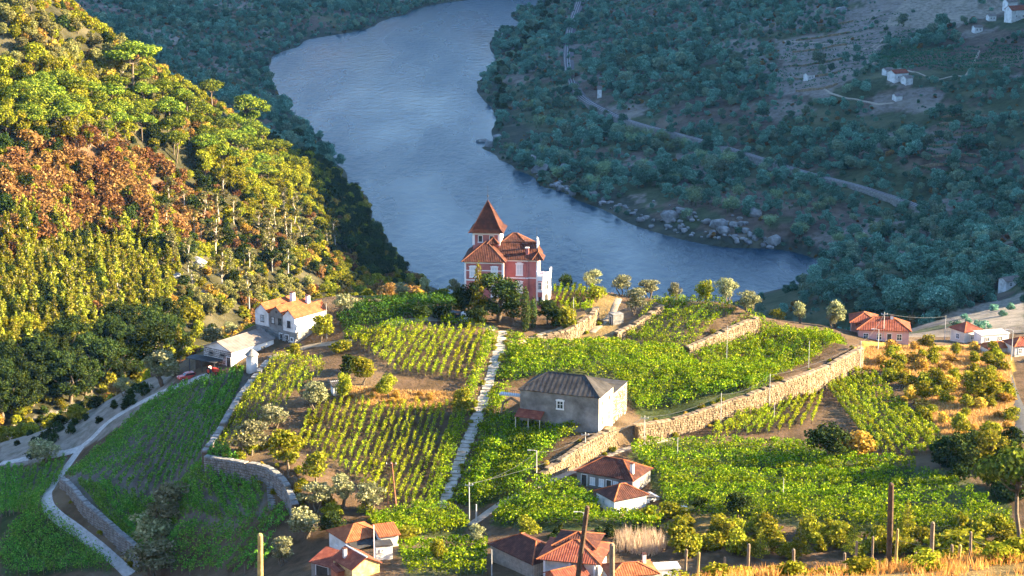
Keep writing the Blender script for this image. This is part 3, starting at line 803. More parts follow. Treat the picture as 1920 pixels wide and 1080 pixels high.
tl = smooth_line([at(*p) for p in [(1, 869), (60, 858), (130, 848), (165, 828), (205, 790), (250, 762), (290, 742), (340, 722), (395, 704)]])
ribbon('dirt_track', tl, 3.2, M_TRACK)
tl = smooth_line([at(*p) for p in [(150, 842), (118, 885), (95, 915), (88, 940), (105, 968), (150, 1000), (195, 1035), (225, 1062), (245, 1079)]])
ribbon('farm_track', tl, 3.3, M_TRACK, .11)
tl = smooth_line([at(*p) for p in [(880, 985), (940, 945), (1010, 912), (1080, 882), (1150, 850), (1200, 836), (1260, 822)]])
ribbon('village_lane', tl, 2.6, M_LANE)
tl = smooth_line([at(*p) for p in [(1878, 672), (1884, 700), (1896, 740), (1912, 780), (1919, 830)]])
ribbon('asphalt_road', tl, [4.2] * len(tl), M_ASPH, .12)
tl = smooth_line([at(*p) for p in [(505, 672), (540, 662), (580, 650), (620, 644), (660, 640)]])
ribbon('farm_yard', tl, 3.6, M_YARD)
tl = smooth_line([at(*p) for p in [(720, 610), (780, 600), (840, 600), (880, 606), (930, 618)]])
ribbon('mansion_drive', tl, 4.0, M_YARD)
tl = smooth_line([at(*p) for p in [(940, 640), (985, 640), (1030, 622), (1080, 605)]])
ribbon('garden_walk', tl, 1.6, M_YARD)
tl = smooth_line([at(*p) for p in [(1160, 560), (1150, 585), (1130, 605), (1110, 625)]])
ribbon('terrace_walk', tl, 2.4, M_YARD)
tl = smooth_line([at(*p) for p in [(1285, 665), (1350, 690), (1400, 706), (1450, 700)]])
# shore-side walk on the pale terrace wall
tl = smooth_line([at(*p) for p in [(1288, 660), (1350, 636), (1412, 596)]])

for nm, pts, wd in (('hill_path', [(1545, 168), (1575, 182), (1640, 196), (1676, 196)], 2.2), ('hill_path', [(1690, 70), (1640, 95), (1634, 115), (1660, 124), (1740, 146), (1790, 143), (1815, 135), (1836, 96)], 2.0),
                    ('hill_path', [(1470, 78), (1540, 82), (1620, 92), (1660, 70)], 1.8), ('hill_path', [(1620, 290), (1700, 275), (1780, 272)], 1.6), ('hill_path', [(1300, 92), (1340, 100), (1390, 115)], 1.8), ('hill_path', [(1160, 150), (1190, 148)], 2.0)):
    ribbon(nm, smooth_line([at(*p) for p in pts]), wd * .75, M_LANE, .25)
# white slab path through the vines
pl = smooth_line([at(*p) for p in [(942, 622), (936, 655), (925, 690), (912, 730), (898, 775), (880, 820), (862, 865), (842, 920), (828, 955)]], 20)
ribbon('white_path', pl, 2.5, M_YARD, .03)
pathroot = bpy.data.objects['white_path']
M_SLAB = surf_mat('slab_stone', (.26, .22, .17), (.48, .43, .36), .7, .85, .3)
seg = np.concatenate([[0], np.cumsum(np.hypot(*np.diff(pl, axis=0).T))])
slab = MB(); slab.box(-.5, .5, -.5, .5, -.12, .06)
slabm = mesh_data('paving_slab', slab.v, slab.f, M_SLAB)
s_ = 0.0
while s_ < seg[-1] - 1:
    L = rng.uniform(1.0, 1.5); c = s_ + L / 2
    x = np.interp(c, seg, pl[:, 0]); y = np.interp(c, seg, pl[:, 1]); x2 = np.interp(c + .5, seg, pl[:, 0]); y2 = np.interp(c + .5, seg, pl[:, 1])
    dz = (float(H(x2, y2)) - float(H(x, y))) / .5
    o = obj('paving_slab', slabm, pathroot)
    o.location = (x, y, float(H(x, y)) + .10 + rng.uniform(-.02, .03))
    o.rotation_euler = (0, -math.atan(dz) * .85, math.atan2(y2 - y, x2 - x) + rng.normal() * .06)
    o.scale = (L - rng.uniform(.06, .25), 2.1 + rng.uniform(-.5, .3), 1)
    s_ += L

# railway along the far bank
rp = []
for p in [(1880, 492), (1840, 470), (1750, 400), (1630, 355), (1500, 320), (1340, 270), (1190, 230), (1130, 205), (1088, 178), (1070, 140), (1066, 100), (1072, 50), (1092, -10)]:
    q = ray(*p, (CAMZ - 13.5) / float(tanpy(p[1]))); rp.append(q)
rl = smooth_line(rp, 10)
rail = ribbon('railway', rl, np.interp(np.arange(len(rl)), [0, 40, 90, 120], [4.4, 4.6, 7, 8]), M_BALLAST, level=13.6, k=4, skirt=False)
d = np.gradient(rl, axis=0); d /= np.linalg.norm(d, axis=1, keepdims=True); nrm = np.stack([-d[:, 1], d[:, 0]], 1)
def strip(name, off, hw, z0, z1, mat, parent):
    mb = MB(); k = len(rl)
    V = []
    for i in range(k):
        for sx, zz in ((-hw, z0), (-hw, z1), (hw, z1), (hw, z0)):
            q = rl[i] + nrm[i] * (off + sx); V.append((q[0], q[1], zz))
    F = [(i * 4 + j, i * 4 + (j + 1) % 4, (i + 1) * 4 + (j + 1) % 4, (i + 1) * 4 + j) for i in range(k - 1) for j in range(4)]
    return obj(name, mesh_data(name, V, F, mat), parent)
for off in (-.85, .85): strip('rail', off, .11, 13.55, 13.95, M_STEEL, rail)
strip('retaining_wall', 2.6, .3, 8.0, 13.9, M_GSTONE, rail)
strip('embankment', 0, 2.2, 6.0, 13.5, M_BALLAST, rail)

# ------------------------------------------------------------------ stone walls
M_STONE = surf_mat('wall_stone', (.10, .065, .035), (.22, .155, .09), 1.1, .9, .5, c3=(.36, .27, .165))
M_MORTAR = surf_mat('wall_mortar', (.08, .055, .03), (.15, .11, .065), 1.5, .95, .3)
cs = MB(); cs.add([(-.5, -.5, -.5), (.5, -.5, -.5), (.5, .5, -.5), (-.5, .5, -.5), (-.46, -.44, .5), (.45, -.46, .45), (.46, .44, .5), (-.44, .46, .46)], [(0, 3, 2, 1), (4, 5, 6, 7), (0, 1, 5, 4), (1, 2, 6, 5), (2, 3, 7, 6), (3, 0, 4, 7)])
COPE = {m.name: mesh_data('coping_stone', cs.v, cs.f, m) for m in (M_STONE, M_GSTONE)}

def stones_on(mb, a, b, z0a, z1a, z0b, z1b, nvec, row=.46):
    """irregular courses of stones on the face from a to b (xy), between heights; each stone a bulged block"""
    L = math.hypot(b[0] - a[0], b[1] - a[1]); z = min(z0a, z0b)
    top = max(z1a, z1b)
    while z < top:
        hh = row * random.uniform(.75, 1.25); x = -random.random() * .4
        while x < L:
            ww = random.uniform(.4, .95)
            x0 = max(0, x + .03); x1 = min(L, x + ww - .03)
            if x1 - x0 > .12:
                t = (x0 + x1) / 2 / L
                lo = z0a + (z0b - z0a) * t; hi = z1a + (z1b - z1a) * t
                za = max(z + .03, lo - .2) ; zb = min(z + hh - .03, hi)
                if zb - za > .1:
                    pr = random.uniform(.05, .16); j = lambda s: random.uniform(-s, s)
                    def pt(xx, zz, n): return (a[0] + (b[0] - a[0]) * xx / L + nvec[0] * n, a[1] + (b[1] - a[1]) * xx / L + nvec[1] * n, zz)
                    i = .07
                    mb.add([pt(x0, za, -.02), pt(x1, za, -.02), pt(x1, zb, -.02), pt(x0, zb, -.02),
                            pt(x0 + i + j(.03), za + i + j(.03), pr + j(.03)), pt(x1 - i + j(.03), za + i + j(.03), pr + j(.03)), pt(x1 - i + j(.03), zb - i + j(.03), pr + j(.03)), pt(x0 + i + j(.03), zb - i + j(.03), pr + j(.03))],
                           [(4, 5, 6, 7), (0, 1, 5, 4), (1, 2, 6, 5), (2, 3, 7, 6), (3, 0, 4, 7)])
            x += ww
        z += hh

def stone_wall(key, label, mat=M_STONE, top=.35, skip=None):
    w = WALLS[key]; P = w['xyz']; Hh = np.array(w['h'], float)
    s = np.concatenate([[0], np.cumsum(np.hypot(*np.diff(P[:, :2], axis=0).T))]); L = s[-1]
    n = max(4, int(L / 2.2)); q = np.linspace(0, L, n + 1)
    x = np.interp(q, s, P[:, 0]); y = np.interp(q, s, P[:, 1]); hh = np.interp(q, s, Hh)
    d = np.stack([np.gradient(x), np.gradient(y)], 1); d /= np.linalg.norm(d, axis=1, keepdims=True)
    out = np.stack([-d[:, 1], d[:, 0]], 1) * w['flip']      # points downhill
    zb = np.array([float(H(x[i] + out[i, 0] * 1.3, y[i] + out[i, 1] * 1.3)) for i in range(n + 1)])
    zu = np.array([float(H(x[i] - out[i, 0] * 1.6, y[i] - out[i, 1] * 1.6)) for i in range(n + 1)])
    zt = np.maximum(zu + top, zb + .6)
    k = np.ones(5) / 5; zt = np.convolve(np.pad(zt, 2, mode='edge'), k, 'valid')
    g = ground(x[n // 2], y[n // 2]); root = empty('stone_wall', g)
    G = np.array(g)
    core = MB(); V = []; F = []
    for i in range(n + 1):
        for off, zz in ((.72, zb[i] - 1), (.72, zt[i]), (-.35, zt[i]), (-.35, zb[i] - 1)):
            V.append((x[i] + out[i, 0] * off - G[0], y[i] + out[i, 1] * off - G[1], zz - G[2]))
    for i in range(n):
        for j in range(4): F.append((i * 4 + j, i * 4 + (j + 1) % 4, (i + 1) * 4 + (j + 1) % 4, (i + 1) * 4 + j))
    F += [(0, 1, 2, 3), tuple(n * 4 + j for j in (3, 2, 1, 0))]
    obj('core', mesh_data('wall_core', V, F, M_MORTAR), root)
    mb = MB()
    for i in range(n):
        a = (x[i] + out[i, 0] * .72 - G[0], y[i] + out[i, 1] * .72 - G[1]); b = (x[i + 1] + out[i + 1, 0] * .72 - G[0], y[i + 1] + out[i + 1, 1] * .72 - G[1])
        stones_on(mb, a, b, zb[i] - G[2] - .1, zt[i] - G[2], zb[i + 1] - G[2] - .1, zt[i + 1] - G[2], (out[i] + out[i + 1]) / 2)
    f = mb.build('stone_facing', mat, root); f['kind'] = 'stuff'
    t = 0.0
    while t < L - .5:
        l = random.uniform(.9, 1.4); c = t + l / 2
        i = min(n - 1, int(c / L * n)); fr = c / L * n - i
        o = obj('coping_stone', COPE[mat.name], root)
        xx = x[i] + (x[i + 1] - x[i]) * fr + out[i, 0] * .18; yy = y[i] + (y[i + 1] - y[i]) * fr + out[i, 1] * .18; zz = zt[i] + (zt[i + 1] - zt[i]) * fr
        o.location = (xx - G[0], yy - G[1], zz - G[2] + .09)
        sl = math.atan2(zt[i + 1] - zt[i], L / n)
        o.rotation_euler = (0, -sl, math.atan2(d[i, 1], d[i, 0]) + random.uniform(-.03, .03)); o.scale = (l - .06, 1.2 + random.uniform(-.15, .15), random.uniform(.12, .42))
        t += l * (1 if random.random() < .9 else 1.8)
    return tag(root, label, 'stone wall', kind='thing')

stone_wall('road_wall', 'long sunlit rubble stone wall curving below the right hand vineyard terraces')
stone_wall('house_wall', 'sunlit stone wall rising along the lane to the grey roofed house')
stone_wall('terrace_wall', 'pale stone wall between the two upper vineyard terraces on the right')
stone_wall('track_wall', 'stone wall beside the olive trees, left edge of the uppermost terrace')
stone_wall('garden_wall', 'curved stone wall below the garden vines right of the mansion')
stone_wall('field_wall', 'low stone wall dividing the lit small field from the shaded slope', M_GSTONE)
stone_wall('bend_wall', 'dark grey terrace wall bending round the shaded middle field', M_GSTONE)
stone_wall('lane_wall', 'grey stone wall along the right side of the farm track', M_GSTONE)
# stone stairs in the garden wall and in the shaded terrace
def stairs(label, foot, head, n, width, mat):
    a = at(*foot); b = at(*head); root = empty('stone_stairs', a)
    d = Vector((b.x - a.x, b.y - a.y, 0)); L = d.length; ang = math.atan2(d.y, d.x); root.rotation_euler = (0, 0, ang)
    rise = (b.z - a.z) / n; st = L / n
    for i in range(n):
        m = MB(); m.box(i * st, (i + 1) * st + .05, -width / 2, width / 2, -1.0, (i + 1) * rise + .1); m.build('step', mat, root)
    tag(root, label, 'stairs')
stairs('narrow stone stairs climbing through the curved garden wall', (1068, 634), (1086, 612), 9, 1.3, M_STONE)
stairs('shaded stone stairs at the end of the middle field', (512, 955), (508, 915), 9, 1.5, M_GSTONE)

# ------------------------------------------------------------------ boulders
M_ROCK = surf_mat('boulder_rock', (.10, .10, .10), (.21, .21, .205), .35, .9, .6, c3=(.33, .32, .31), bscale=1.2)
def boulder_mesh(seed):
    rg = np.random.default_rng(seed)
    import bmesh
    bm = bmesh.new(); bmesh.ops.create_icosphere(bm, subdivisions=2, radius=1)
    pl = [(rg.normal(size=3), rg.uniform(.55, .9)) for _ in range(9)]
    for v in bm.verts:
        c = np.array(v.co)
        for nn, dd in pl:
            nn = nn / np.linalg.norm(nn); k = c @ nn
            if k > dd: c = c - nn * (k - dd)
        v.co = c * (1 + rg.normal() * .02)
    me = bpy.data.meshes.new('boulder'); bm.to_mesh(me); bm.free(); me.materials.append(M_ROCK)
    return me
BOULD = [boulder_mesh(i) for i in range(6)]
def boulder(p, r, label, group=None):
    o = obj('boulder', random.choice(BOULD), None, (p[0], p[1], p[2] + r * .25), random.random() * 6)
    o.scale = (r * random.uniform(.8, 1.3), r * random.uniform(.7, 1.1), r * random.uniform(.6, .9))
    tag(o, label, 'boulder', group)
shore = [(1010, 346), (1080, 374), (1150, 398), (1200, 418), (1250, 436), (1300, 446), (1350, 456), (1400, 464), (1450, 470)]
for i in range(130):
    t = random.random() ** .8 * 8; k = min(7, int(t)); f = t - k
    x = shore[k][0] + (shore[k + 1][0] - shore[k][0]) * f; y = shore[k][1] + (shore[k + 1][1] - shore[k][1]) * f
    up = random.random() ** 1.3 * (55 if 1200 < x < 1420 else 18)
    boulder(at(x + random.uniform(-10, 10), y - 2 - up), random.uniform(.6, 1.9) * (1 if random.random() < .85 else 1.8), 'pale grey boulder in the rock field along the far river bank', 'boulders along the far bank')
for (x, y, r, l) in [(990, 305, 5, 'tall grey rock at the water where the far bank bends'), (1012, 322, 4.5, 'grey rock just right of the tall rock at the bank bend'), (1058, 320, 4, 'rounded grey boulder above the bank rocks'),
                     (905, 268, 3.5, 'dark rock at the tip of the right bank headland'), (918, 275, 4, 'largest dark rock on the right bank headland'), (932, 262, 3, 'upper rock on the right bank headland'), (1105, 350, 3, 'flat grey boulder half in scrub above the far shore'),
                     (1255, 415, 5, 'big split pale boulder in the middle of the rock field'), (1320, 275, 3.5, 'lone grey boulder on the slope below the railway'), (1345, 425, 4.5, 'broad slanting pale boulder in the rock field'), (1415, 403, 4.5, 'pale boulder standing alone above the rock field'),
                     (668, 350, 3.2, 'dark round rock in the water off the left bank'), (655, 353, 1.8, 'small low rock beside the dark river rock'), (1450, 455, 4, 'pale flat outcrop at right end of rock field'),
                     (372, 498, 3.2, 'tall grey rock outcrop on the left hillside'), (362, 470, 2.6, 'smaller grey rock above the hillside outcrop'), (325, 525, 2.2, 'sunlit pale rock on the left hillside'), (700, 522, 3, 'grey crag at the shaded foot of the left hill'), (385, 552, 1.8, 'pale sunlit rock below the hillside outcrop'),
                     (1578, 22, 5, 'white rock slab high on the far right slope'), (1515, 878, 1.1, 'sunlit pale boulder among the trellised vines')]:
    p = at(x, y)
    boulder(p, r, l)
# ------------------------------------------------------------------ buildings
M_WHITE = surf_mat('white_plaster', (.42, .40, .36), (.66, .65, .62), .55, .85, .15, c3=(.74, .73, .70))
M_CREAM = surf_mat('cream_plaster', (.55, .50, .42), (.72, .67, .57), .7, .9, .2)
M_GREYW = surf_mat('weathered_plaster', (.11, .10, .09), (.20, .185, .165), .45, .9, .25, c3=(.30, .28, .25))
M_PINK = surf_mat('pink_plaster', (.34, .115, .10), (.46, .17, .145), .6, .85, .1)
M_ROSE = surf_mat('rose_plaster', (.55, .30, .28), (.62, .36, .33), .6, .85, .1)
M_TRIM = surf_mat('white_trim', (.72, .70, .67), (.82, .80, .77), 1.5, .75, .05)
M_GLASS = surf_mat('window_glass', (.02, .025, .03), (.04, .05, .06), .5, .12, 0, spec=.6)
M_SHUT = surf_mat('pale_blind', (.55, .58, .58), (.66, .68, .66), 2, .7, .05)
M_DOOR = surf_mat('dark_door', (.035, .03, .025), (.07, .055, .045), 2, .7, .1)
M_GREEN = surf_mat('green_shutter', (.03, .16, .10), (.04, .20, .13), 2, .6, .05)
M_IRON = surf_mat('dark_iron', (.03, .03, .035), (.06, .06, .065), 3, .6, .1)
M_SLATS = surf_mat('grey_boards', (.22, .19, .16), (.36, .31, .26), 1.5, .9, .3)
M_LATH = surf_mat('pale_boards', (.42, .34, .26), (.58, .48, .37), 1.5, .9, .3)
M_RUB = surf_mat('ochre_rubble', (.36, .22, .08), (.55, .36, .14), 1.6, .95, .6, c3=(.62, .46, .24))
M_BRICK = surf_mat('red_brick', (.34, .11, .06), (.46, .17, .09), 2.5, .9, .3)
def tile_mat(name, a, b, c): return surf_mat(name, a, b, 1.1, .85, .5, bscale=5, c3=c)
M_TILE = tile_mat('brown_tiles', (.036, .011, .0065), (.068, .021, .012), (.125, .044, .024))
M_TORANGE = tile_mat('orange_tiles', (.19, .052, .017), (.29, .082, .027), (.39, .13, .045))
M_CAP = tile_mat('ridge_tiles', (.12, .042, .02), (.19, .07, .035), (.27, .11, .055))
M_TRED = tile_mat('red_tiles', (.13, .03, .017), (.20, .05, .026), (.29, .095, .046))
M_SLATE = surf_mat('grey_sheet', (.022, .019, .017), (.04, .035, .032), .6, .85, .3, c3=(.068, .06, .053))
M_ASBEST = surf_mat('pale_sheet', (.13, .105, .09), (.21, .175, .15), .6, .85, .2)

def obox(mb, org, t, n, t0, t1, n0, n1, z0, z1):
    def p(a, b, c): return (org[0] + t[0] * a + n[0] * b, org[1] + t[1] * a + n[1] * b, org[2] + c)
    mb.add([p(t0, n0, z0), p(t1, n0, z0), p(t1, n1, z0), p(t0, n1, z0), p(t0, n0, z1), p(t1, n0, z1), p(t1, n1, z1), p(t0, n1, z1)],
           [(0, 3, 2, 1), (4, 5, 6, 7), (0, 1, 5, 4), (1, 2, 6, 5), (2, 3, 7, 6), (3, 0, 4, 7)])
SIDES = {'F': ((1, 0), (0, -1)), 'R': ((0, 1), (1, 0)), 'B': ((-1, 0), (0, 1)), 'L': ((0, -1), (-1, 0))}

def window(root, org, side, w, h, frame=M_TRIM, pane=M_GLASS, fw=.14, bars=1, surround=0.0, label=None):
    """org: centre of the sill line on the wall face"""
    t, n = SIDES[side] if isinstance(side, str) else side
    mb = MB()
    obox(mb, org, t, n, -w / 2 - fw, -w / 2, -.05, .09, -fw, h + fw); obox(mb, org, t, n, w / 2, w / 2 + fw, -.05, .09, -fw, h + fw)
    obox(mb, org, t, n, -w / 2, w / 2, -.05, .088, h, h + fw + surround); obox(mb, org, t, n, -w / 2 - fw - .06, w / 2 + fw + .06, -.05, .16, -fw - .05, 0)
    if surround: obox(mb, org, t, n, -w / 2 - fw - .12, w / 2 + fw + .12, -.05, .14, h + fw * .6, h + fw + surround * .5)
    for k in range(bars): x = -w / 2 + w * (k + 1) / (bars + 1); obox(mb, org, t, n, x - .035, x + .035, .01, .06, 0, h)
    if bars: obox(mb, org, t, n, -w / 2, w / 2, .01, .055, h * .55, h * .55 + .06)
    f = mb.build('window', frame, root)
    p = MB(); obox(p, org, t, n, -w / 2, w / 2, -.04, .012, 0, h); p.build('pane', pane, f)
    if label: f['label'] = label
    return f

def door(root, org, side, w, h, mat=M_DOOR, frame=M_TRIM):
    t, n = SIDES[side] if isinstance(side, str) else side
    p = MB(); obox(p, org, t, n, -w / 2, w / 2, -.04, .03, 0, h); d_ = p.build('door', mat, root)
    m = MB(); obox(m, org, t, n, -w / 2 - .1, -w / 2, -.05, .08, 0, h + .1); obox(m, org, t, n, w / 2, w / 2 + .1, -.05, .08, 0, h + .1); obox(m, org, t, n, -w / 2, w / 2, -.05, .078, h, h + .1)
    m.build('frame', frame, d_)

def roof_plane(mb, A, B, C, D, per=.36, amp=None, thick=.1):
    amp = amp or (.045 if per < .7 else .03)
    """tiled plane: eave A to B, upper edge D to C (D over A); ridges and furrows run up the slope"""
    A, B, C, D = map(Vector, (A, B, C, D)); e = (B - A); L = e.length; e.normalize()
    up = ((C + D) / 2 - (A + B) / 2); up -= e * up.dot(e); f = up.normalized(); n = e.cross(f)
    h = up.length; d1 = (D - A).dot(e); c1 = (C - A).dot(e)
    xs = sorted(set([round(v, 4) for v in np.linspace(0, L, max(2, 2 * int(L / per)) + 1)]))
    def top(x):
        if d1 > 1e-4 and x < d1: return h * x / d1
        if L - c1 > 1e-4 and x > c1: return h * (L - x) / (L - c1)
        return h
    b = len(mb.v); V = []
    for i, x in enumerate(xs):
        o = n * (amp if i % 2 else 0)
        hx = max(top(x), .01); V += [A + e * x + o, A + e * x + f * hx + o]
    F = [(2 * i, 2 * i + 2, 2 * i + 3, 2 * i + 1) for i in range(len(xs) - 1)]
    mb.add(V, F)
    lo = n * -thick
    pts = [A, B] + ([C] if (C - D).length < 1e-4 else [C, D])
    mb.add([p + lo for p in pts] + pts, [tuple(range(len(pts)))[::-1]] + [(i, (i + 1) % len(pts), len(pts) + (i + 1) % len(pts), len(pts) + i) for i in range(len(pts))])

def caps(root, segs, mat, r=.13):
    mb = MB()
    for a, b in segs: mb.tube([a, b], r, 6)
    return mb.build('ridge_cap', mat, root)

def hip_roof(root, x0, x1, y0, y1, z, rh, over, mat, capmat=None, per=.36, name='roof', capr=.13):
    X0, X1, Y0, Y1 = x0 - over, x1 + over, y0 - over, y1 + over; w, d = X1 - X0, Y1 - Y0
    mb = MB()
    if w >= d: r0 = (X0 + d / 2, (Y0 + Y1) / 2, z + rh); r1 = (X1 - d / 2, (Y0 + Y1) / 2, z + rh)
    else: r0 = ((X0 + X1) / 2, Y0 + w / 2, z + rh); r1 = ((X0 + X1) / 2, Y1 - w / 2, z + rh)
    c = [(X0, Y0, z), (X1, Y0, z), (X1, Y1, z), (X0, Y1, z)]
    if w >= d:
        roof_plane(mb, c[0], c[1], r1, r0, per); roof_plane(mb, c[2], c[3], r0, r1, per); roof_plane(mb, c[1], c[2], r1, r1, per); roof_plane(mb, c[3], c[0], r0, r0, per)
        hips = [(c[0], r0), (c[3], r0), (c[1], r1), (c[2], r1), (r0, r1)]
    else:
        roof_plane(mb, c[0], c[1], r0, r0, per); roof_plane(mb, c[2], c[3], r1, r1, per); roof_plane(mb, c[1], c[2], r1, r0, per); roof_plane(mb, c[3], c[0], r0, r1, per)
        hips = [(c[0], r0), (c[1], r0), (c[2], r1), (c[3], r1), (r0, r1)]
    o = mb.build(name, mat, root)
    if capmat: caps(o, hips, capmat, capr)
    return o

def gable_roof(root, x0, x1, y0, y1, z, rh, over, mat, capmat=None, axis='y', per=.36, name='roof', peak=.5):
    """ridge runs along axis"""
    mb = MB()
    X0, X1, Y0, Y1 = x0 - over, x1 + over, y0 - over, y1 + over
    if axis == 'y':
        xm = X0 + (X1 - X0) * peak; r0 = (xm, Y0, z + rh); r1 = (xm, Y1, z + rh)
        roof_plane(mb, (X1, Y0, z), (X1, Y1, z), r1, r0, per); roof_plane(mb, (X0, Y1, z), (X0, Y0, z), r0, r1, per)
    else:
        ym = Y0 + (Y1 - Y0) * peak; r0 = (X0, ym, z + rh); r1 = (X1, ym, z + rh)
        roof_plane(mb, (X0, Y0, z), (X1, Y0, z), r1, r0, per); roof_plane(mb, (X1, Y1, z), (X0, Y1, z), r0, r1, per)
    o = mb.build(name, mat, root)
    if capmat: caps(o, [(r0, r1)], capmat)
    return o

def gable_wall(mb, x0, x1, y0, y1, z0, z1, rh, axis='y', peak=.5):
    if axis == 'y':
        xm = x0 + (x1 - x0) * peak; P = [(x0, z0), (x1, z0), (x1, z1), (xm, z1 + rh), (x0, z1)]
        V = [(p[0], y0, p[1]) for p in P] + [(p[0], y1, p[1]) for p in P]
        mb.add(V, [(0, 1, 2, 3, 4), (9, 8, 7, 6, 5)] + [(i, 5 + i, 5 + (i + 1) % 5, (i + 1) % 5) for i in range(5)])
    else:
        ym = y0 + (y1 - y0) * peak; P = [(y0, z0), (y1, z0), (y1, z1), (ym, z1 + rh), (y0, z1)]
        V = [(x0, p[0], p[1]) for p in P] + [(x1, p[0], p[1]) for p in P]
        mb.add(V, [(4, 3, 2, 1, 0), (5, 6, 7, 8, 9)] + [(i, (i + 1) % 5, 5 + (i + 1) % 5, 5 + i) for i in range(5)])

def chimney(root, x, y, z0, z1, w, mat=M_WHITE, cap=M_TILE):
    m = MB(); m.box(x - w / 2, x + w / 2, y - w / 2, y + w / 2, z0, z1); c = m.build('chimney', mat, root)
    m = MB(); m.box(x - w / 2 - .1, x + w / 2 + .1, y - w / 2 - .1, y + w / 2 + .1, z1, z1 + .12); m.build('cap', cap, c)

# ---------------------------------------------------------------- the pink mansion
def mansion():
    o = at(973, 571); root = empty('mansion', (o.x, o.y, 94.3), R(-6))
    tag(root, 'pink mansion with pointed brown tiled tower on the hilltop above the river', 'mansion')
    m = MB(); m.box(-3.0, 1.9, 0, 9.5, -4, 8.6); m.box(1.9, 3.9, .25, 7.2, -4, 8.58); m.build('wall', M_PINK, root)
    m = MB(); m.box(-11.1, -3.0, -2.7, 8, -4, 8.59); m.build('wall', M_PINK, root)
    # white quoins, string courses, friezes
    def trim(x0, x1, y0, y1, z0, z1): mm = MB(); mm.box(x0, x1, y0, y1, z0, z1); mm.build('trim', M_TRIM, root)
    trim(-3.0, 1.92, -.07, .1, 4.45, 4.7); trim(-11.16, -2.94, -2.77, -2.6, 4.45, 4.7); trim(1.93, 3.95, .17, .3, 4.46, 4.71)
    trim(-2.9, 1.9, -.06, .1, 8.15, 8.55); trim(-11.12, -2.98, -2.76, -2.6, 8.12, 8.56); trim(1.94, 3.9, .18, .3, 8.16, 8.54)
    trim(-3.35, -2.93, -2.8, -2.4, -2, 8.1); trim(-11.2, -10.85, -2.8, -2.4, -2, 8.1); trim(3.6, 4.02, .1, .6, -2, 8.12); trim(-11.15, -2.95, -2.75, -2.6, 6.55, 6.72)
    # dark pipe line
    window(root, (.08, 0, 5.3), 'F', 1.0, 2.1, pane=M_SHUT, fw=.22, surround=.35)
    window(root, (.08, 0, 1.5), 'F', 1.0, 2.1, pane=M_SHUT, fw=.2, surround=.2)
    for x in (-4.9, -9.4):
        window(root, (x, -2.7, 5.3), 'F', 1.1, 2.0, pane=M_SHUT, fw=.2, surround=.2); window(root, (x, -2.7, 1.2), 'F', 1.1, 2.1, fw=.2)
    window(root, (3.9, 4.0, 5.2), 'R', 1.0, 2.1, fw=.2)
    # roofs
    mb = MB(); z = 8.6
    # front wing: hip facing the camera, ridge running back
    X0, X1, Y0 = -11.75, -2.4, -3.3; xm = (X0 + X1) / 2; a = (xm, 1.4, 12.05); b = (xm, 8.6, 12.05)
    roof_plane(mb, (X0, Y0, z), (X1, Y0, z), a, a); roof_plane(mb, (X1, Y0, z), (X1, 8.6, z), b, a); roof_plane(mb, (X0, 8.6, z), (X0, Y0, z), a, b)
    w = mb.build('roof', M_TILE, root); caps(w, [((X0, Y0, z), a), ((X1, Y0, z), a), (a, b)], M_CAP, .12)
    mb = MB()
    c0, c1 = (-3.2, -.55, z + .02), (4.4, -.55, z + .02); r0, r1 = (-6.0, 3.6, 11.55), (3.5, 3.6, 11.55)
    roof_plane(mb, (-6.0, -.55, z + .02), c1, r1, (-6.0, 3.6, 11.55)); roof_plane(mb, (4.4, 7.75, z), (-6.0, 7.75, z), r0, r1)
    roof_plane(mb, (4.4, -.55, z + .02), (4.4, 7.75, z), r1, r1)
    w = mb.build('roof', M_TILE, root); caps(w, [(r0, r1), (c1, r1)], M_CAP, .11)
    ci = MB()
    for k in range(22):
        x = -3.8 + k * .33; ci.box(x - .025, x + .025, 3.575, 3.625, 11.55, 12.25); ci.box(x - .08, x + .08, 3.57, 3.63, 12.0, 12.06)
    ci.box(-3.9, 3.4, 3.57, 3.63, 11.7, 11.76); ci.build('ridge_cresting', M_IRON, w)
    hip_roof(root, -5.4, 1.9, 5.6, 12.0, 9.6, 2.7, .5, M_TILE, M_CAP)
    m = MB(); m.box(-5.4, 1.9, 7.6, 12.0, 0, 9.6); m.build('wall', M_PINK, root)
    hip_roof(root, -6.6, -4.6, 1.0, 4.2, 11.6, 1.2, .3, M_TILE, M_CAP)
    # corner roofs and white gablet on the right
    hip_roof(root, 3.1, 4.9, -.2, 3.0, 8.65, 1.5, .3, M_TILE, M_CAP)
    m = MB(); m.add([(3.45, 2.2, 8.7), (3.75, 2.2, 8.7), (3.75, 5.0, 8.7), (3.45, 5.0, 8.7), (3.45, 2.2, 11.4), (3.75, 2.2, 11.4), (3.75, 5.0, 11.4), (3.45, 5.0, 11.4), (3.45, 3.6, 12.6), (3.75, 3.6, 12.6)],
                    [(0, 3, 2, 1), (0, 1, 5, 4), (2, 3, 7, 6), (1, 2, 6, 9, 5), (3, 0, 4, 8, 7), (4, 5, 9, 8), (6, 7, 8, 9)]); m.build('gablet', M_TRIM, root)
    m = MB(); m.box(3.46, 3.74, 2.25, 2.55, 11.35, 12.6); m.tube([(3.6, 2.4, 12.6), (3.6, 2.4, 13.1)], [.2, .02], 6); m.build('pinnacle', M_TRIM, root)
    m = MB(); m.tube([(3.4, 3.6, 11.5), (3.4, 3.6, 14.8)], .03, 5); m.build('lightning_rod', M_IRON, root)
    chimney(root, 1.65, .9, 8.9, 10.9, .62, M_PINK, M_TRIM)
    m = MB(); m.tube([(1.45, -.02, -1), (1.45, -.02, 8.2)], .07, 5); m.build('drain_pipe', M_PINK, root)
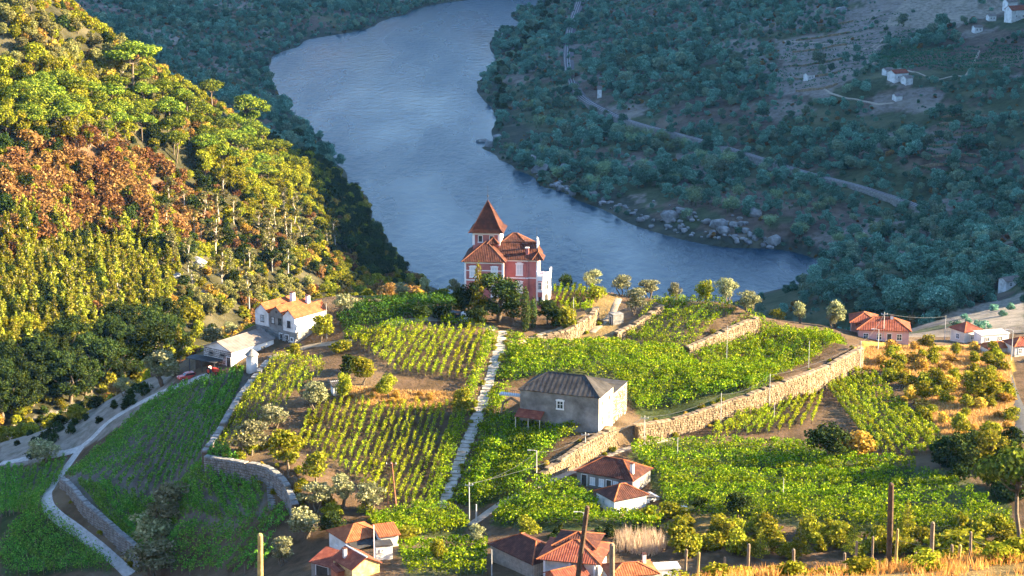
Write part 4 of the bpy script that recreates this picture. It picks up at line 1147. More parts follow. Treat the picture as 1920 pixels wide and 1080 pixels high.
    # tower
    t = MB(); t.box(-10.0, -4.3, 2.2, 7.9, 8.0, 13.9); t = t.build('tower_wall', M_PINK, root)
    for x0, x1, y0, y1 in ((-10.08, -9.6, 2.12, 2.5), (-4.7, -4.22, 2.12, 2.5), (-10.1, -4.2, 2.1, 2.3)):
        mm = MB(); mm.box(x0, x1, y0, y1, 11 if x1 - x0 < 1 else 13.25, 13.7 if x1 - x0 < 1 else 13.88); mm.build('trim', M_TRIM, t)
    mm = MB(); mm.box(-4.35, -4.2, 2.12, 7.95, 11.5, 13.87); mm.build('trim', M_TRIM, t)
    for x in (-8.4, -6.0): window(t, (x, 2.2, 11.7), 'F', .8, 1.3, fw=.12, bars=0)
    tr = MB(); cx, cy = -7.15, 5.05
    prof = [(3.75, 13.75), (3.0, 14.45), (2.35, 15.5), (1.55, 17.2), (.75, 18.7), (.0, 20.1)]
    V = []
    for r, zz in prof[:-1]: V += [(cx - r, cy - r, zz), (cx + r, cy - r, zz), (cx + r, cy + r, zz), (cx - r, cy + r, zz)]
    V.append((cx, cy, 20.1)); k = len(prof) - 2
    F = [(i * 4 + j, i * 4 + (j + 1) % 4, (i + 1) * 4 + (j + 1) % 4, (i + 1) * 4 + j) for i in range(k) for j in range(4)] + [(k * 4 + j, k * 4 + (j + 1) % 4, (k + 1) * 4) for j in range(4)] + [(3, 2, 1, 0)]
    tr.add(V, F)
    # tile courses proud of the slope
    for i in range(k):
        (r0_, z0_), (r1_, z1_) = prof[i], prof[i + 1]
        for q in range(4):
            f = (q + .5) / 4; r = r0_ + (r1_ - r0_) * f + .05; zz = z0_ + (z1_ - z0_) * f; th = .05
            b = [(cx - r, cy - r), (cx + r, cy - r), (cx + r, cy + r), (cx - r, cy + r)]
            tr.prism(b, zz, zz + th)
    tw = tr.build('tower_roof', M_TILE, root)
    hips = []
    for sx, sy in ((-1, -1), (1, -1), (1, 1), (-1, 1)):
        for i in range(k + 1):
            a_ = (cx + sx * prof[i][0], cy + sy * prof[i][0], prof[i][1]); b_ = (cx + sx * prof[i + 1][0], cy + sy * prof[i + 1][0], prof[i + 1][1]); hips.append((a_, b_))
    caps(tw, hips, M_TILE, .1)
    m = MB(); m.tube([(cx, cy, 20.0), (cx, cy, 21.2), (cx, cy, 23.2)], [.07, .04, .03], 5); m.tube([(cx, cy, 20.9), (cx, cy, 21.15)], [.18, .18], 8); m.build('finial', M_IRON, tw)
    # bay with balustrade
    plan = [(3.9, -1.2), (5.2, -1.2), (6.5, .1), (6.5, 3.2), (3.9, 3.2)]
    b = MB(); b.prism(plan, .0, 5.3); bay = b.build('bay', M_TRIM, root)
    b = MB(); b.box(4.1, 5.0, -1.26, -1.1, 2.4, 4.3); p = b.build('pink_panel', M_PINK, bay)
    b = MB(); b.box(4.1, 5.0, -1.27, -1.1, .9, 1.9); b.build('pink_panel', M_PINK, bay)
    window(bay, (4.55, -1.26, 2.5), 'F', .6, 1.5, fw=.08, bars=1)
    s = math.sqrt(.5); ch = ((s, s), (s, -s))
    window(bay, (5.85, -.55, 2.4), ch, .8, 1.9, fw=.1, bars=1)
    for org, sd_, wd in (((4.55, -1.2, -.6), 'F', .7), ((5.85, -.55, -.6), ch, .9), ((6.5, 1.6, -.6), 'R', 1.4)):
        t_, n_ = SIDES[sd_] if isinstance(sd_, str) else sd_
        am = MB(); obox(am, org, t_, n_, -wd / 2, wd / 2, -.02, .02, 0, 1.6); arc = [(org[0] + t_[0] * wd / 2 * math.cos(q) + n_[0] * .02, org[1] + t_[1] * wd / 2 * math.cos(q) + n_[1] * .02, org[2] + 1.6 + wd / 2 * math.sin(q)) for q in np.linspace(0, math.pi, 9)]
        am.add(arc, [tuple(range(9))]); am.build('arch_shade_panel', M_DOOR, bay)  # flat dark panel painted for the shade inside the arch
    window(bay, (6.5, 1.6, 2.4), 'R', 1.0, 1.9, fw=.12, bars=1)
    b = MB(); b.prism([(3.85, -1.25), (5.23, -1.25), (6.55, .07), (6.55, 3.25), (3.85, 3.25)], -3.5, -.6); b.prism([(4.0, -1.1), (5.1, -1.1), (6.4, .2), (6.4, 3.1), (4.0, 3.1)], -.6, .0); b.build('bay_base', M_PINK, bay)
    ba = MB()
    ring = [(3.9, -1.2), (5.2, -1.2), (6.5, .1), (6.5, 3.2)]
    for (xa, ya), (xb, yb) in zip(ring[:-1], ring[1:]):
        L = math.hypot(xb - xa, yb - ya); k_ = int(L / .28)
        for q in range(k_ + 1): f = q / k_; ba.tube([(xa + (xb - xa) * f, ya + (yb - ya) * f, 5.3), (xa + (xb - xa) * f, ya + (yb - ya) * f, 6.0)], .06, 5, cap=False)
        ba.tube([(xa, ya, 6.05), (xb, yb, 6.05)], .1, 5)
    for (xa, ya) in ring: ba.box(xa - .14, xa + .14, ya - .14, ya + .14, 5.3, 6.4)
    ba.tube([(6.5, .1, 6.4), (6.5, .1, 6.9)], [.18, .05], 6); ba.build('balustrade', M_TRIM, bay)
mansion()

# ---------------------------------------------------------------- farmhouse with three gables
def farm():
    o = at(554, 646); root = empty('farmhouse', (o.x, o.y, o.z - .2), R(-39))
    tag(root, 'white farmhouse with three orange tiled gables side by side', 'farmhouse')
    # local: front face along x from -11.4 to 0, depth along +y; corner nearest the viewer at the origin
    spec = [(-11.4, -7.6, .0, M_WHITE), (-7.6, -3.4, .25, M_GREYW), (-3.4, 0, .0, M_WHITE)]
    low = MB(); low.box(-11.35, -.02, .06, 9.0, -4, 2.5); low.build('stone_base', M_GREYW, root)
    stn = MB(); stones_on(stn, (-11.35, .06), (-.02, .06), -.6, 2.45, -.6, 2.45, (0, -1)); stn.build('stone_facing', M_GSTONE, root)['kind'] = 'stuff'
    for i, (x0, x1, yo, mat) in enumerate(spec):
        m = MB(); gable_wall(m, x0 + .01 * i, x1 - .01 * i, yo, 9.2, 2.5, 5.5, 1.5); m.build('wall', mat, root)
        rf = gable_roof(root, x0, x1, yo, 9.2, 5.5, 1.62, .22, M_TORANGE, M_TORANGE)
    for x, yo in ((-9.3, 0), (-6.5, .25), (-4.5, .25), (-1.7, 0)): window(root, (x, yo, 3.4), 'F', .75, 1.25, frame=M_DOOR, pane=M_SHUT if x in (-9.3, -6.5) else M_GLASS, bars=1, fw=.08)
    m = MB(); m.tube([(-5.5, .28, 5.9), (-5.5, .2, 5.9)], .28, 10); m.build('round_vent', M_DOOR, root)
    for x in (-4.0, -2.4): door(root, (x, .0, -.4), 'F', .95, 2.1)
    window(root, (-.95, 0, .6), 'F', .7, .7, bars=0)
    for y in (2.0, 4.2, 6.8): window(root, (0, y, 3.4), 'R', .7, 1.2, pane=M_SHUT, fw=.07)
    chimney(root, -8.0, 7.4, 6.2, 8.2, .8); chimney(root, -4.4, 8.2, 6.4, 8.0, .7)
farm()

def barn():
    o = at(435, 688); root = empty('barn', (o.x, o.y, o.z - .3), R(-36))
    tag(root, 'low white barn with pale grey sheet roof in front of the farmhouse', 'barn')
    m = MB(); gable_wall(m, -7.6, 0, 0, 12.2, -3, 3.3, 1.5, peak=.52); m.build('wall', M_WHITE, root)
    stn = MB(); stones_on(stn, (-7.6, 0), (0, 0), -.8, 3.3, -.8, 3.3, (0, -1), .4); stn.build('stone_facing', M_GREYW, root)['kind'] = 'stuff'
    gable_roof(root, -7.6, 0, 0, 12.2, 3.3, 1.56, .3, M_ASBEST, M_ASBEST, per=.8, peak=.52)
    for x in (-5.4, -2.4): window(root, (x, -.1, 2.1), 'F', 1.1, .35, frame=M_GREYW, bars=0)
    door(root, (-.7, -.1, -.5), 'F', 1.1, 2.6)
    for y in (6.0, 9.0): window(root, (0, y, 1.6), 'R', .8, .7, frame=M_GREYW, bars=0)
    l = at(392, 690); r2 = empty('lean_to_shelter', (l.x, l.y - 1.5, l.z), R(-30)); tag(r2, 'dark open lean-to shelter with flat sheet roof left of the barn', 'shelter')
    for x in (-4.6, -1.5, 1.6):
        m = MB(); m.box(x - .07, x + .07, -.07, .07, -1.5, 1.75); m.build('post', M_IRON, r2)
    m = MB(); m.box(-5.2, 2.2, -.6, 2.6, 1.75, 1.87); m.build('roof', M_SLATE, r2)
    m = MB(); m.box(-5.0, 2.0, 2.3, 2.45, -1.5, 1.74); m.build('back_wall', M_DOOR, r2)
barn()

def turret():
    o = at(473, 694); root = empty('turret', (o.x, o.y, o.z)); tag(root, 'round white masonry turret with conical grey cap beside the barn', 'turret')
    m = MB(); m.tube([(0, 0, -1.5), (0, 0, 3.1)], [1.2, 1.1], 20); m.build('drum', M_WHITE, root, smooth=False)
    m = MB(); m.tube([(0, 0, 3.1), (0, 0, 3.25)], [1.35, 1.32], 20); m.tube([(0, 0, 3.25), (0, 0, 4.1), (0, 0, 4.35)], [1.3, .45, .1], 20); c = m.build('cap', M_GREYW, root)
    m = MB(); m.tube([(0, 0, 4.25), (0, 0, 4.9)], .05, 5); m.build('finial', M_GREYW, c)
turret()

# ---------------------------------------------------------------- grey roofed house and its stone annex
def grey_house():
    o = at(1122, 816); root = empty('grey_roofed_house', (o.x, o.y, o.z), R(-21))
    tag(root, 'tall plastered house with dark grey hipped sheet roof above the lane', 'house')
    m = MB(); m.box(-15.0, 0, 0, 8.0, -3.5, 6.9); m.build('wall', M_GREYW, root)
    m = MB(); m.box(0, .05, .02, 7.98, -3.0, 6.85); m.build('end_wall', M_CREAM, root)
    hip_roof(root, -15.0, .05, 0, 8.0, 6.9, 2.6, .3, M_SLATE, M_SLATE, per=.9, capr=.1)
    window(root, (-7.3, 0, 4.1), 'F', 1.0, 1.3, pane=M_GLASS, fw=.2, surround=.2)
    for y in (2.0, 5.6): window(root, (.05, y, 4.9), 'R', .8, .8, frame=M_LATH, bars=0); window(root, (.05, y, 1.3), 'R', .8, 1.5, frame=M_LATH, bars=1)
    m = MB(); m.add([(-15.2, -2.4, 2.4), (-10.2, -2.4, 2.3), (-10.2, -.05, 3.1), (-15.2, -.05, 3.2), (-15.2, -2.4, 2.5), (-10.2, -2.4, 2.4), (-10.2, -.05, 3.2), (-15.2, -.05, 3.3)], [(0, 3, 2, 1), (4, 5, 6, 7), (0, 1, 5, 4), (1, 2, 6, 5), (2, 3, 7, 6), (3, 0, 4, 7)]); m.build('red_porch_roof', M_TRED, root)
    for x in (-15.0, -12.6, -10.4):
        m = MB(); m.box(x - .06, x + .06, -2.3, -2.18, -2.5, 2.36); m.build('porch_post', M_LATH, root)
    # footbridge from the path
    m = MB(); m.box(-20.0, -15.0, 2.2, 3.6, 4.6, 4.85); m.build('footbridge_deck', M_CONC, root)
    m = MB()
    for q in range(12): m.box(-20 + q * .44 - .025, -20 + q * .44 + .025, 2.22, 2.27, 4.85, 5.75)
    m.box(-20, -15, 2.21, 2.28, 5.7, 5.78); m.build('footbridge_railing', M_IRON, root)
    m = MB(); pts = [(-19.6, 2.3, 1.0), (-19.2, 2.3, 3.2), (-17.6, 2.3, 4.3), (-15.9, 2.3, 3.4), (-15.3, 2.3, 1.5)]
    for a, b in zip(pts[:-1], pts[1:]): m.tube([a, b], .22, 5)
    m.build('footbridge_arch', M_STONE, root)
    an = empty('stone_annex', (0, 0, 0)); M4 = Matrix.Translation(root.location) @ Matrix.Rotation(R(-21), 4, 'Z')
    an.location = M4 @ Vector((.15, 8.1, -1.0)); an.rotation_euler = (0, 0, R(-21)); tag(an, 'tall rough stone annex with flat grey roof behind the white end wall', 'annex')
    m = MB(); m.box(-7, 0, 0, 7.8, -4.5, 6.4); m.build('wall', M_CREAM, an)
    stn = MB(); stones_on(stn, (0, 0), (0, 7.8), -1.0, 6.35, -1.0, 6.35, (1, 0), .4); stn.build('stone_facing', M_STONE, an)['kind'] = 'stuff'
    m = MB(); m.box(-7.1, .12, -.02, 7.95, 6.4, 6.6); m.build('roof', M_SLATE, an)
    for y, z in ((1.8, 3.6), (5.8, 4.2)): window(an, (.12, y, z), 'R', .85, 1.2, frame=M_LATH, bars=1)
    window(an, (.12, 6.0, 1.0), 'R', .6, .7, frame=M_LATH, bars=0); window(an, (.12, 1.4, .3), 'R', .6, .7, frame=M_LATH, bars=0)
    door(an, (.13, 3.7, -1.3), 'R', 1.1, 2.9)
grey_house()

# ---------------------------------------------------------------- cottages
def cottage(name, label, pix, rz, w, d, h, rh, wall, tiles, roof='hip', cap=M_TORANGE, wins=(), doors=(), chim=(), over=.35, cat='house', corner='FL', base=3, axis='y', per=.36, peak=.5, dz=0, ymin=255.0, faces=()):
    """corner: which corner stands at the photo point: FL, FR, or C centre"""
    o = at(*pix, ymin); root = empty(name, (o.x, o.y, o.z + dz), R(rz)); tag(root, label, cat)
    x0 = {'FL': 0, 'FR': -w, 'C': -w / 2}[corner]; x1 = x0 + w; y0 = 0 if corner != 'C' else -d / 2; y1 = y0 + d
    m = MB()
    if roof == 'hip': m.box(x0, x1, y0, y1, -base, h)
    elif roof == 'gable': gable_wall(m, x0, x1, y0, y1, -base, h, rh, axis, peak)
    else: m.box(x0, x1, y0, y1, -base, h)
    m.build('wall', wall, root)
    if roof == 'hip': hip_roof(root, x0, x1, y0, y1, h, rh, over, tiles, cap, per)
    elif roof == 'gable': gable_roof(root, x0, x1, y0, y1, h, rh + .05, over, tiles, cap, axis, per, peak=peak)
    elif roof == 'shed':
        mb = MB(); roof_plane(mb, (x0 - over, y0 - over, h), (x1 + over, y0 - over, h), (x1 + over, y1 + over, h + rh), (x0 - over, y1 + over, h + rh), per); mb.build('roof', tiles, root)
        m = MB(); m.add([(x0, y0, h - .02), (x1, y0, h - .02), (x1, y1, h - .02), (x0, y1, h - .02), (x1, y1, h + rh * .9), (x0, y1, h + rh * .9)], [(0, 1, 4, 5), (1, 2, 4), (3, 0, 5), (2, 3, 5, 4)]); m.build('upper_wall', wall, root)
    elif roof == 'flat':
        m = MB(); m.box(x0 - over, x1 + over, y0 - over, y1 + over, h, h + .15); m.build('roof', tiles, root)
    org = {'F': lambda u, z: (x0 + u, y0, z), 'L': lambda u, z: (x0, y0 + u, z), 'R': lambda u, z: (x1, y0 + u, z), 'B': lambda u, z: (x0 + u, y1, z)}
    for s, u, z, ww, wh, *mt in wins: window(root, org[s](u, z), s, ww, wh, frame=mt[1] if len(mt) > 1 else M_TRIM, pane=mt[0] if mt else M_GLASS, fw=.09)
    for s, u, z, ww, wh in doors: door(root, org[s](u, z), s, ww, wh)
    for x, y, z0, z1, cw in chim: chimney(root, x0 + x, y0 + y, z0, z1, cw)
    return root, x0, x1, y0, y1

cottage('long_house', 'long grey cottage with brown tiled roof and white chimney below the lane', (1186, 932), -29, 10.6, 7.0, 2.9, 2.1, M_GREYW, M_TILE, corner='FR',
        wins=[('F', 3.0, .9, .8, 1.2, M_SHUT), ('F', 4.7, .9, .8, 1.2, M_SHUT), ('F', 7.4, .9, .8, 1.2, M_SHUT), ('R', 3.4, .9, .7, 1.0, M_GLASS, M_LATH)], doors=[('F', 1.4, 0, 1.0, 2.4), ('F', 6.1, 0, .9, 2.2), ('F', 9.0, .2, .9, 1.9)], chim=[(9.7, 1.6, 2.6, 5.3, .55)])
r_, x0, x1, y0, y1 = cottage('white_cottage', 'small bright white cottage with hipped brown roof and one green shutter', (1152, 966), 30, 6.3, 5.6, 2.5, 1.6, M_WHITE, M_TILE, corner='FL', wins=[('L', 3.3, 1.1, .5, .8, M_GREEN, M_WHITE)], chim=[])
m = MB(); m.box(x1, x1 + 3.2, .8, 3.6, -2, 1.3); m.build('side_shed', M_WHITE, r_)
m = MB(); m.add([(x1 + .02, .6, 1.9), (x1 + 3.6, .6, 1.0), (x1 + 3.6, 3.8, 1.0), (x1 + .02, 3.8, 1.9), (x1 + .02, .6, 2.0), (x1 + 3.6, .6, 1.1), (x1 + 3.6, 3.8, 1.1), (x1 + .02, 3.8, 2.0)], [(0, 3, 2, 1), (4, 5, 6, 7), (0, 1, 5, 4), (1, 2, 6, 5), (2, 3, 7, 6), (3, 0, 4, 7)]); m.build('shed_roof', M_ASBEST, r_)
door(r_, (x1 + 1.6, .8, -.5), 'F', .8, 1.5)
t_ = at(1281, 962); w_ = empty('water_tank', t_); tag(w_, 'small white water tank in the vines right of the white cottage', 'tank')
m = MB(); m.tube([(0, 0, -.3), (0, 0, 1.0), (0, 0, 1.25)], [.7, .7, .25], 12); m.build('drum', M_WHITE, w_)

# houses at the bottom of the picture, centre
r_, x0, x1, y0, y1 = cottage('slatted_barn', 'old slatted timber barn with dark brown tiled roof at bottom centre', (999, 1085), 38, 6.6, 10.5, 3.0, 1.9, M_SLATS, M_TILE, corner='FL', over=.45, chim=[], dz=-.6)
for side, Lw, mt in (('F', 6.6, M_LATH), ('L', 10.5, M_SLATS)):
    t, n = SIDES[side]; k = int(Lw / .42)
    o0 = (0, 0, 0) if side == 'F' else (0, 10.5, 0)
    for q in range(k):
        m = MB(); obox(m, o0, t, n, q * .42 + .05, q * .42 + .36, -.02, .05, -.5, 2.9); m.build('board', mt, r_)
    for z in (.5, 1.3, 2.1, 2.7):
        m = MB(); obox(m, o0, t, n, 0, Lw, .05, .09, z, z + .12); m.build('rail', mt, r_)
r_, x0, x1, y0, y1 = cottage('red_roofed_house', 'white house with two tier red tiled hipped roof beside the slatted barn', (1118, 1092), -14, 8.2, 7.5, 3.2, 1.8, M_WHITE, M_TRED, corner='FR', over=.9, wins=[('F', 6.0, 1.4, .6, .9, M_GLASS, M_LATH), ('R', 2.5, 1.2, .6, 1.0)])
hip_roof(r_, x0 + 1.0, x1 - 1.0, y0 + 3.0, y1 + 1.5, 4.2, 1.3, .4, M_TILE, M_TORANGE, name='upper_roof')
for x in (-7.9, -4.0, -.2):
    m = MB(); m.box(x - .12, x + .12, -.75, -.51, -2, 3.1); m.build('porch_post', M_TRIM, r_)
cottage('low_red_roof_shed', 'low shed with weathered red roof at the bottom edge before the barn', (1062, 1100), 30, 5.0, 4.0, 1.6, 1.0, M_BRICK, M_TRED, 'gable', M_TORANGE, axis='x', corner='C', cat='shed', dz=.4)
cottage('orange_roofed_house', 'low house with bright orange roof and white chimney at bottom edge', (1180, 1096), 12, 7.2, 5.0, 2.4, 1.0, M_CREAM, M_TORANGE, 'hip', M_TORANGE, corner='C', chim=[(6.0, 3.0, 2.6, 4.4, .5)], wins=[('F', 2.0, .8, .7, 1.0)])
cottage('small_concrete_shed', 'small grey flat roofed shed at the bottom edge right of orange roof', (1250, 1082), 8, 3.6, 2.6, 1.7, 0, M_CONC, M_CONC, 'flat', None, corner='C', cat='shed', over=.1, wins=[('F', 1.2, .6, .5, .5)])
# cluster at the bottom, left
r_, x0, x1, y0, y1 = cottage('white_house', 'white house with orange hipped roof and dark awning in left cluster', (650, 1036), 33, 6.6, 6.0, 2.3, 1.5, M_WHITE, M_TORANGE, corner='FL', wins=[('L', 3.2, .7, .7, 1.1, M_SHUT), ('F', 1.2, 1.2, .6, .9)], doors=[('F', 5.3, -.2, .8, 1.9)], dz=-.5)
m = MB(); m.add([(.3, -.02, 2.05), (5.2, -.02, 2.2), (5.2, -1.9, 1.6), (.3, -1.9, 1.4), (.3, -.02, 2.13), (5.2, -.02, 2.28), (5.2, -1.9, 1.68), (.3, -1.9, 1.48)], [(0, 3, 2, 1), (4, 5, 6, 7), (0, 1, 5, 4), (1, 2, 6, 5), (2, 3, 7, 6), (3, 0, 4, 7)]); m.build('awning', M_SLATE, r_)
cottage('small_white_annex', 'narrow white block with flat grey roof, right end of left cluster', (706, 1052), 14, 2.6, 2.4, 2.3, 0, M_WHITE, M_SLATE, 'flat', None, corner='FL', over=.12, cat='annex', wins=[('F', .9, 1.4, .4, .4)])
cottage('back_shed', 'small shed with orange tiles behind the white block, left cluster', (725, 1022), 20, 3.0, 3.4, 2.2, .8, M_CREAM, M_TORANGE, 'shed', None, corner='C', cat='shed')
cottage('dark_roofed_shed', 'open shed with dark red roof, leftmost building of the left cluster', (618, 1070), -35, 4.4, 3.6, 1.6, 1.2, M_GREYW, M_TRED, 'shed', None, corner='C', cat='shed', doors=[('F', 2.2, -.4, 2.4, 1.7)])
cottage('stone_gable_cottage', 'cottage with ochre rubble gable and dark red roof at bottom edge', (661, 1092), 36, 4.9, 5.6, 2.0, 1.5, M_RUB, M_TRED, 'gable', M_WHITE, corner='FL', axis='y', chim=[(.9, 3.6, 2.2, 4.1, .5)])
cottage('brick_lean_to', 'little red brick lean-to on the shaded side of ochre cottage', (636, 1084), 36, 1.8, 1.8, 1.5, .6, M_BRICK, M_TRED, 'shed', None, corner='C', cat='lean-to')
# houses on the right
r_, x0, x1, y0, y1 = cottage('pink_house', 'single storey pink house with wide orange red roof right of the terraces', (1655, 636), -8, 10.6, 6.5, 2.9, 2.0, M_ROSE, M_TRED, corner='C', wins=[('F', 1.6, .8, .9, 1.2), ('F', 4.4, .8, .9, 1.2), ('F', 8.6, .8, .9, 1.2), ('R', 3, .8, .8, 1.2)], doors=[('F', 6.5, 0, .9, 2.1)], chim=[(7.0, 3.0, 3.6, 5.4, .6)], over=.5)
hip_roof(r_, x0 - 1.5, x0 + 4, y0 + 3, y1 + 3, 3.6, 1.5, .4, M_TRED, M_TORANGE, name='back_roof')
m = MB(); m.box(x0 - 1.4, x0 + 4, y1, y1 + 3, -2, 3.6); m.build('back_wall', M_ROSE, r_)
cottage('hip_roofed_villa', 'small pale villa with pyramidal orange roof on the right', (1810, 640), 28, 4.6, 4.6, 2.9, 1.5, M_CREAM, M_TRED, corner='C', wins=[('L', 2.2, 1.0, .9, 1.0), ('F', 2.2, 1.0, .8, 1.0)], over=.35)
cottage('flat_white_building', 'long flat white building beside the small villa on the right', (1858, 642), 14, 6.6, 3.6, 2.2, 0, M_WHITE, M_CONC, 'flat', None, corner='C', over=.15, wins=[('F', 1.5, .9, .7, .8), ('F', 4.6, .9, .7, .8)])
cottage('orange_shed', 'low shed with orange roof in front of flat white building', (1866, 662), 18, 5.2, 3.4, 1.6, .9, M_CREAM, M_TORANGE, 'hip', M_TORANGE, corner='C', cat='shed')
cottage('edge_house', 'orange roofed house cut off by the right edge of the photo', (1912, 664), 16, 5.0, 4.5, 2.4, 1.2, M_CREAM, M_TRED, 'hip', M_TORANGE, corner='C', wins=[('F', 1.2, .8, .7, 1.0)])
# stone hut by the track
cottage('stone_hut', 'tiny roofless looking stone hut on the dry ground behind terraces', (1155, 606), 25, 2.4, 2.0, 2.0, 0, M_GSTONE, M_GSTONE, 'flat', None, corner='C', over=.05, cat='hut', doors=[('L', 1.0, 0, .7, 1.6)])
cottage('pump_hut', 'small white hut among trees above the lower vine field', (632, 738), 20, 1.9, 1.7, 1.7, .5, M_WHITE, M_SLATE, 'shed', None, corner='C', cat='hut', doors=[('F', .9, 0, .6, 1.3)])
# far buildings across the river
FB = [(1683, 152, 24, 9.0, 7, 4.2, 'gabled white farmhouse in the shade across the river'), (1664, 141, 24, 5.0, 4, 3.0, 'small white outbuilding left of the far white farmhouse'), (1700, 158, 24, 4.5, 5, 3.2, 'white annex right of the far white farmhouse'),
      (1905, 38, 20, 12, 8, 6.5, 'largest white house at the top right corner'), (1893, 20, 20, 7, 6, 5, 'white house behind the large one at the top right corner'), (1858, 40, 15, 5, 4, 3, 'small pale shed left of the top right houses'), (1832, 62, 15, 5.5, 4, 3, 'pale shed at the field corner below the top right houses'),
      (1517, 150, 30, 5, 4, 3, 'grey stone hut on the bare terraces across the river'), (1682, 190, 20, 4, 4, 2.5, 'little pale hut under the far striped field'), (1124, 183, 0, 2.4, 2.4, 5, 'tiny white trackside hut by the railway bend'), (1893, 540, 25, 6, 4, 2.6, 'white tent like shed at the right edge above bare earth')]
for x, y, rz, w, d, h, lab in FB:
    cottage('far_house' if w > 4.5 else 'far_hut', lab, (x, y), rz, w, d, h, h * .4, M_WHITE, M_ASBEST if w < 8 else M_TRED, 'gable', None, corner='C', axis='x', wins=[('F', w * .3, h * .35, .9, 1.1), ('F', w * .7, h * .35, .9, 1.1)] if w > 4.6 else [], cat='house' if w > 4.5 else 'hut', base=4)
# ------------------------------------------------------------------ trees and bushes
def pm(px_height, p):      # photo pixels to metres at point p
    dep = p.y * math.cos(PITCH) + (CAMZ - p.z) * math.sin(PITCH)
    return px_height * dep / FPX
TALL = dict(big=11.2, round=5.9, garden=5.9, golden=2.6, olive=5.1, pine=10.0, eucalyptus=15.0, young=9.2, rust=2.6, scrub=2.6, scrubtree=5.9, sage=5.9, gbush=2.6, dbush=2.6, cypress=7.9, cone=8.0, cane=3.6)
def tree_at(kind, px, foot, top, label, wide=1.0, group=None, ymin=255.0, far=-1):
    p = at(px, foot, ymin)
    while 460 < p.y and foot > 480 and far < 0: foot += 2; top += 2; p = at(px, foot, ymin)
    return plant(kind, p - Vector((0, 0, .15)), pm(foot - top, p) / TALL[kind] / .96, wide, label, group)

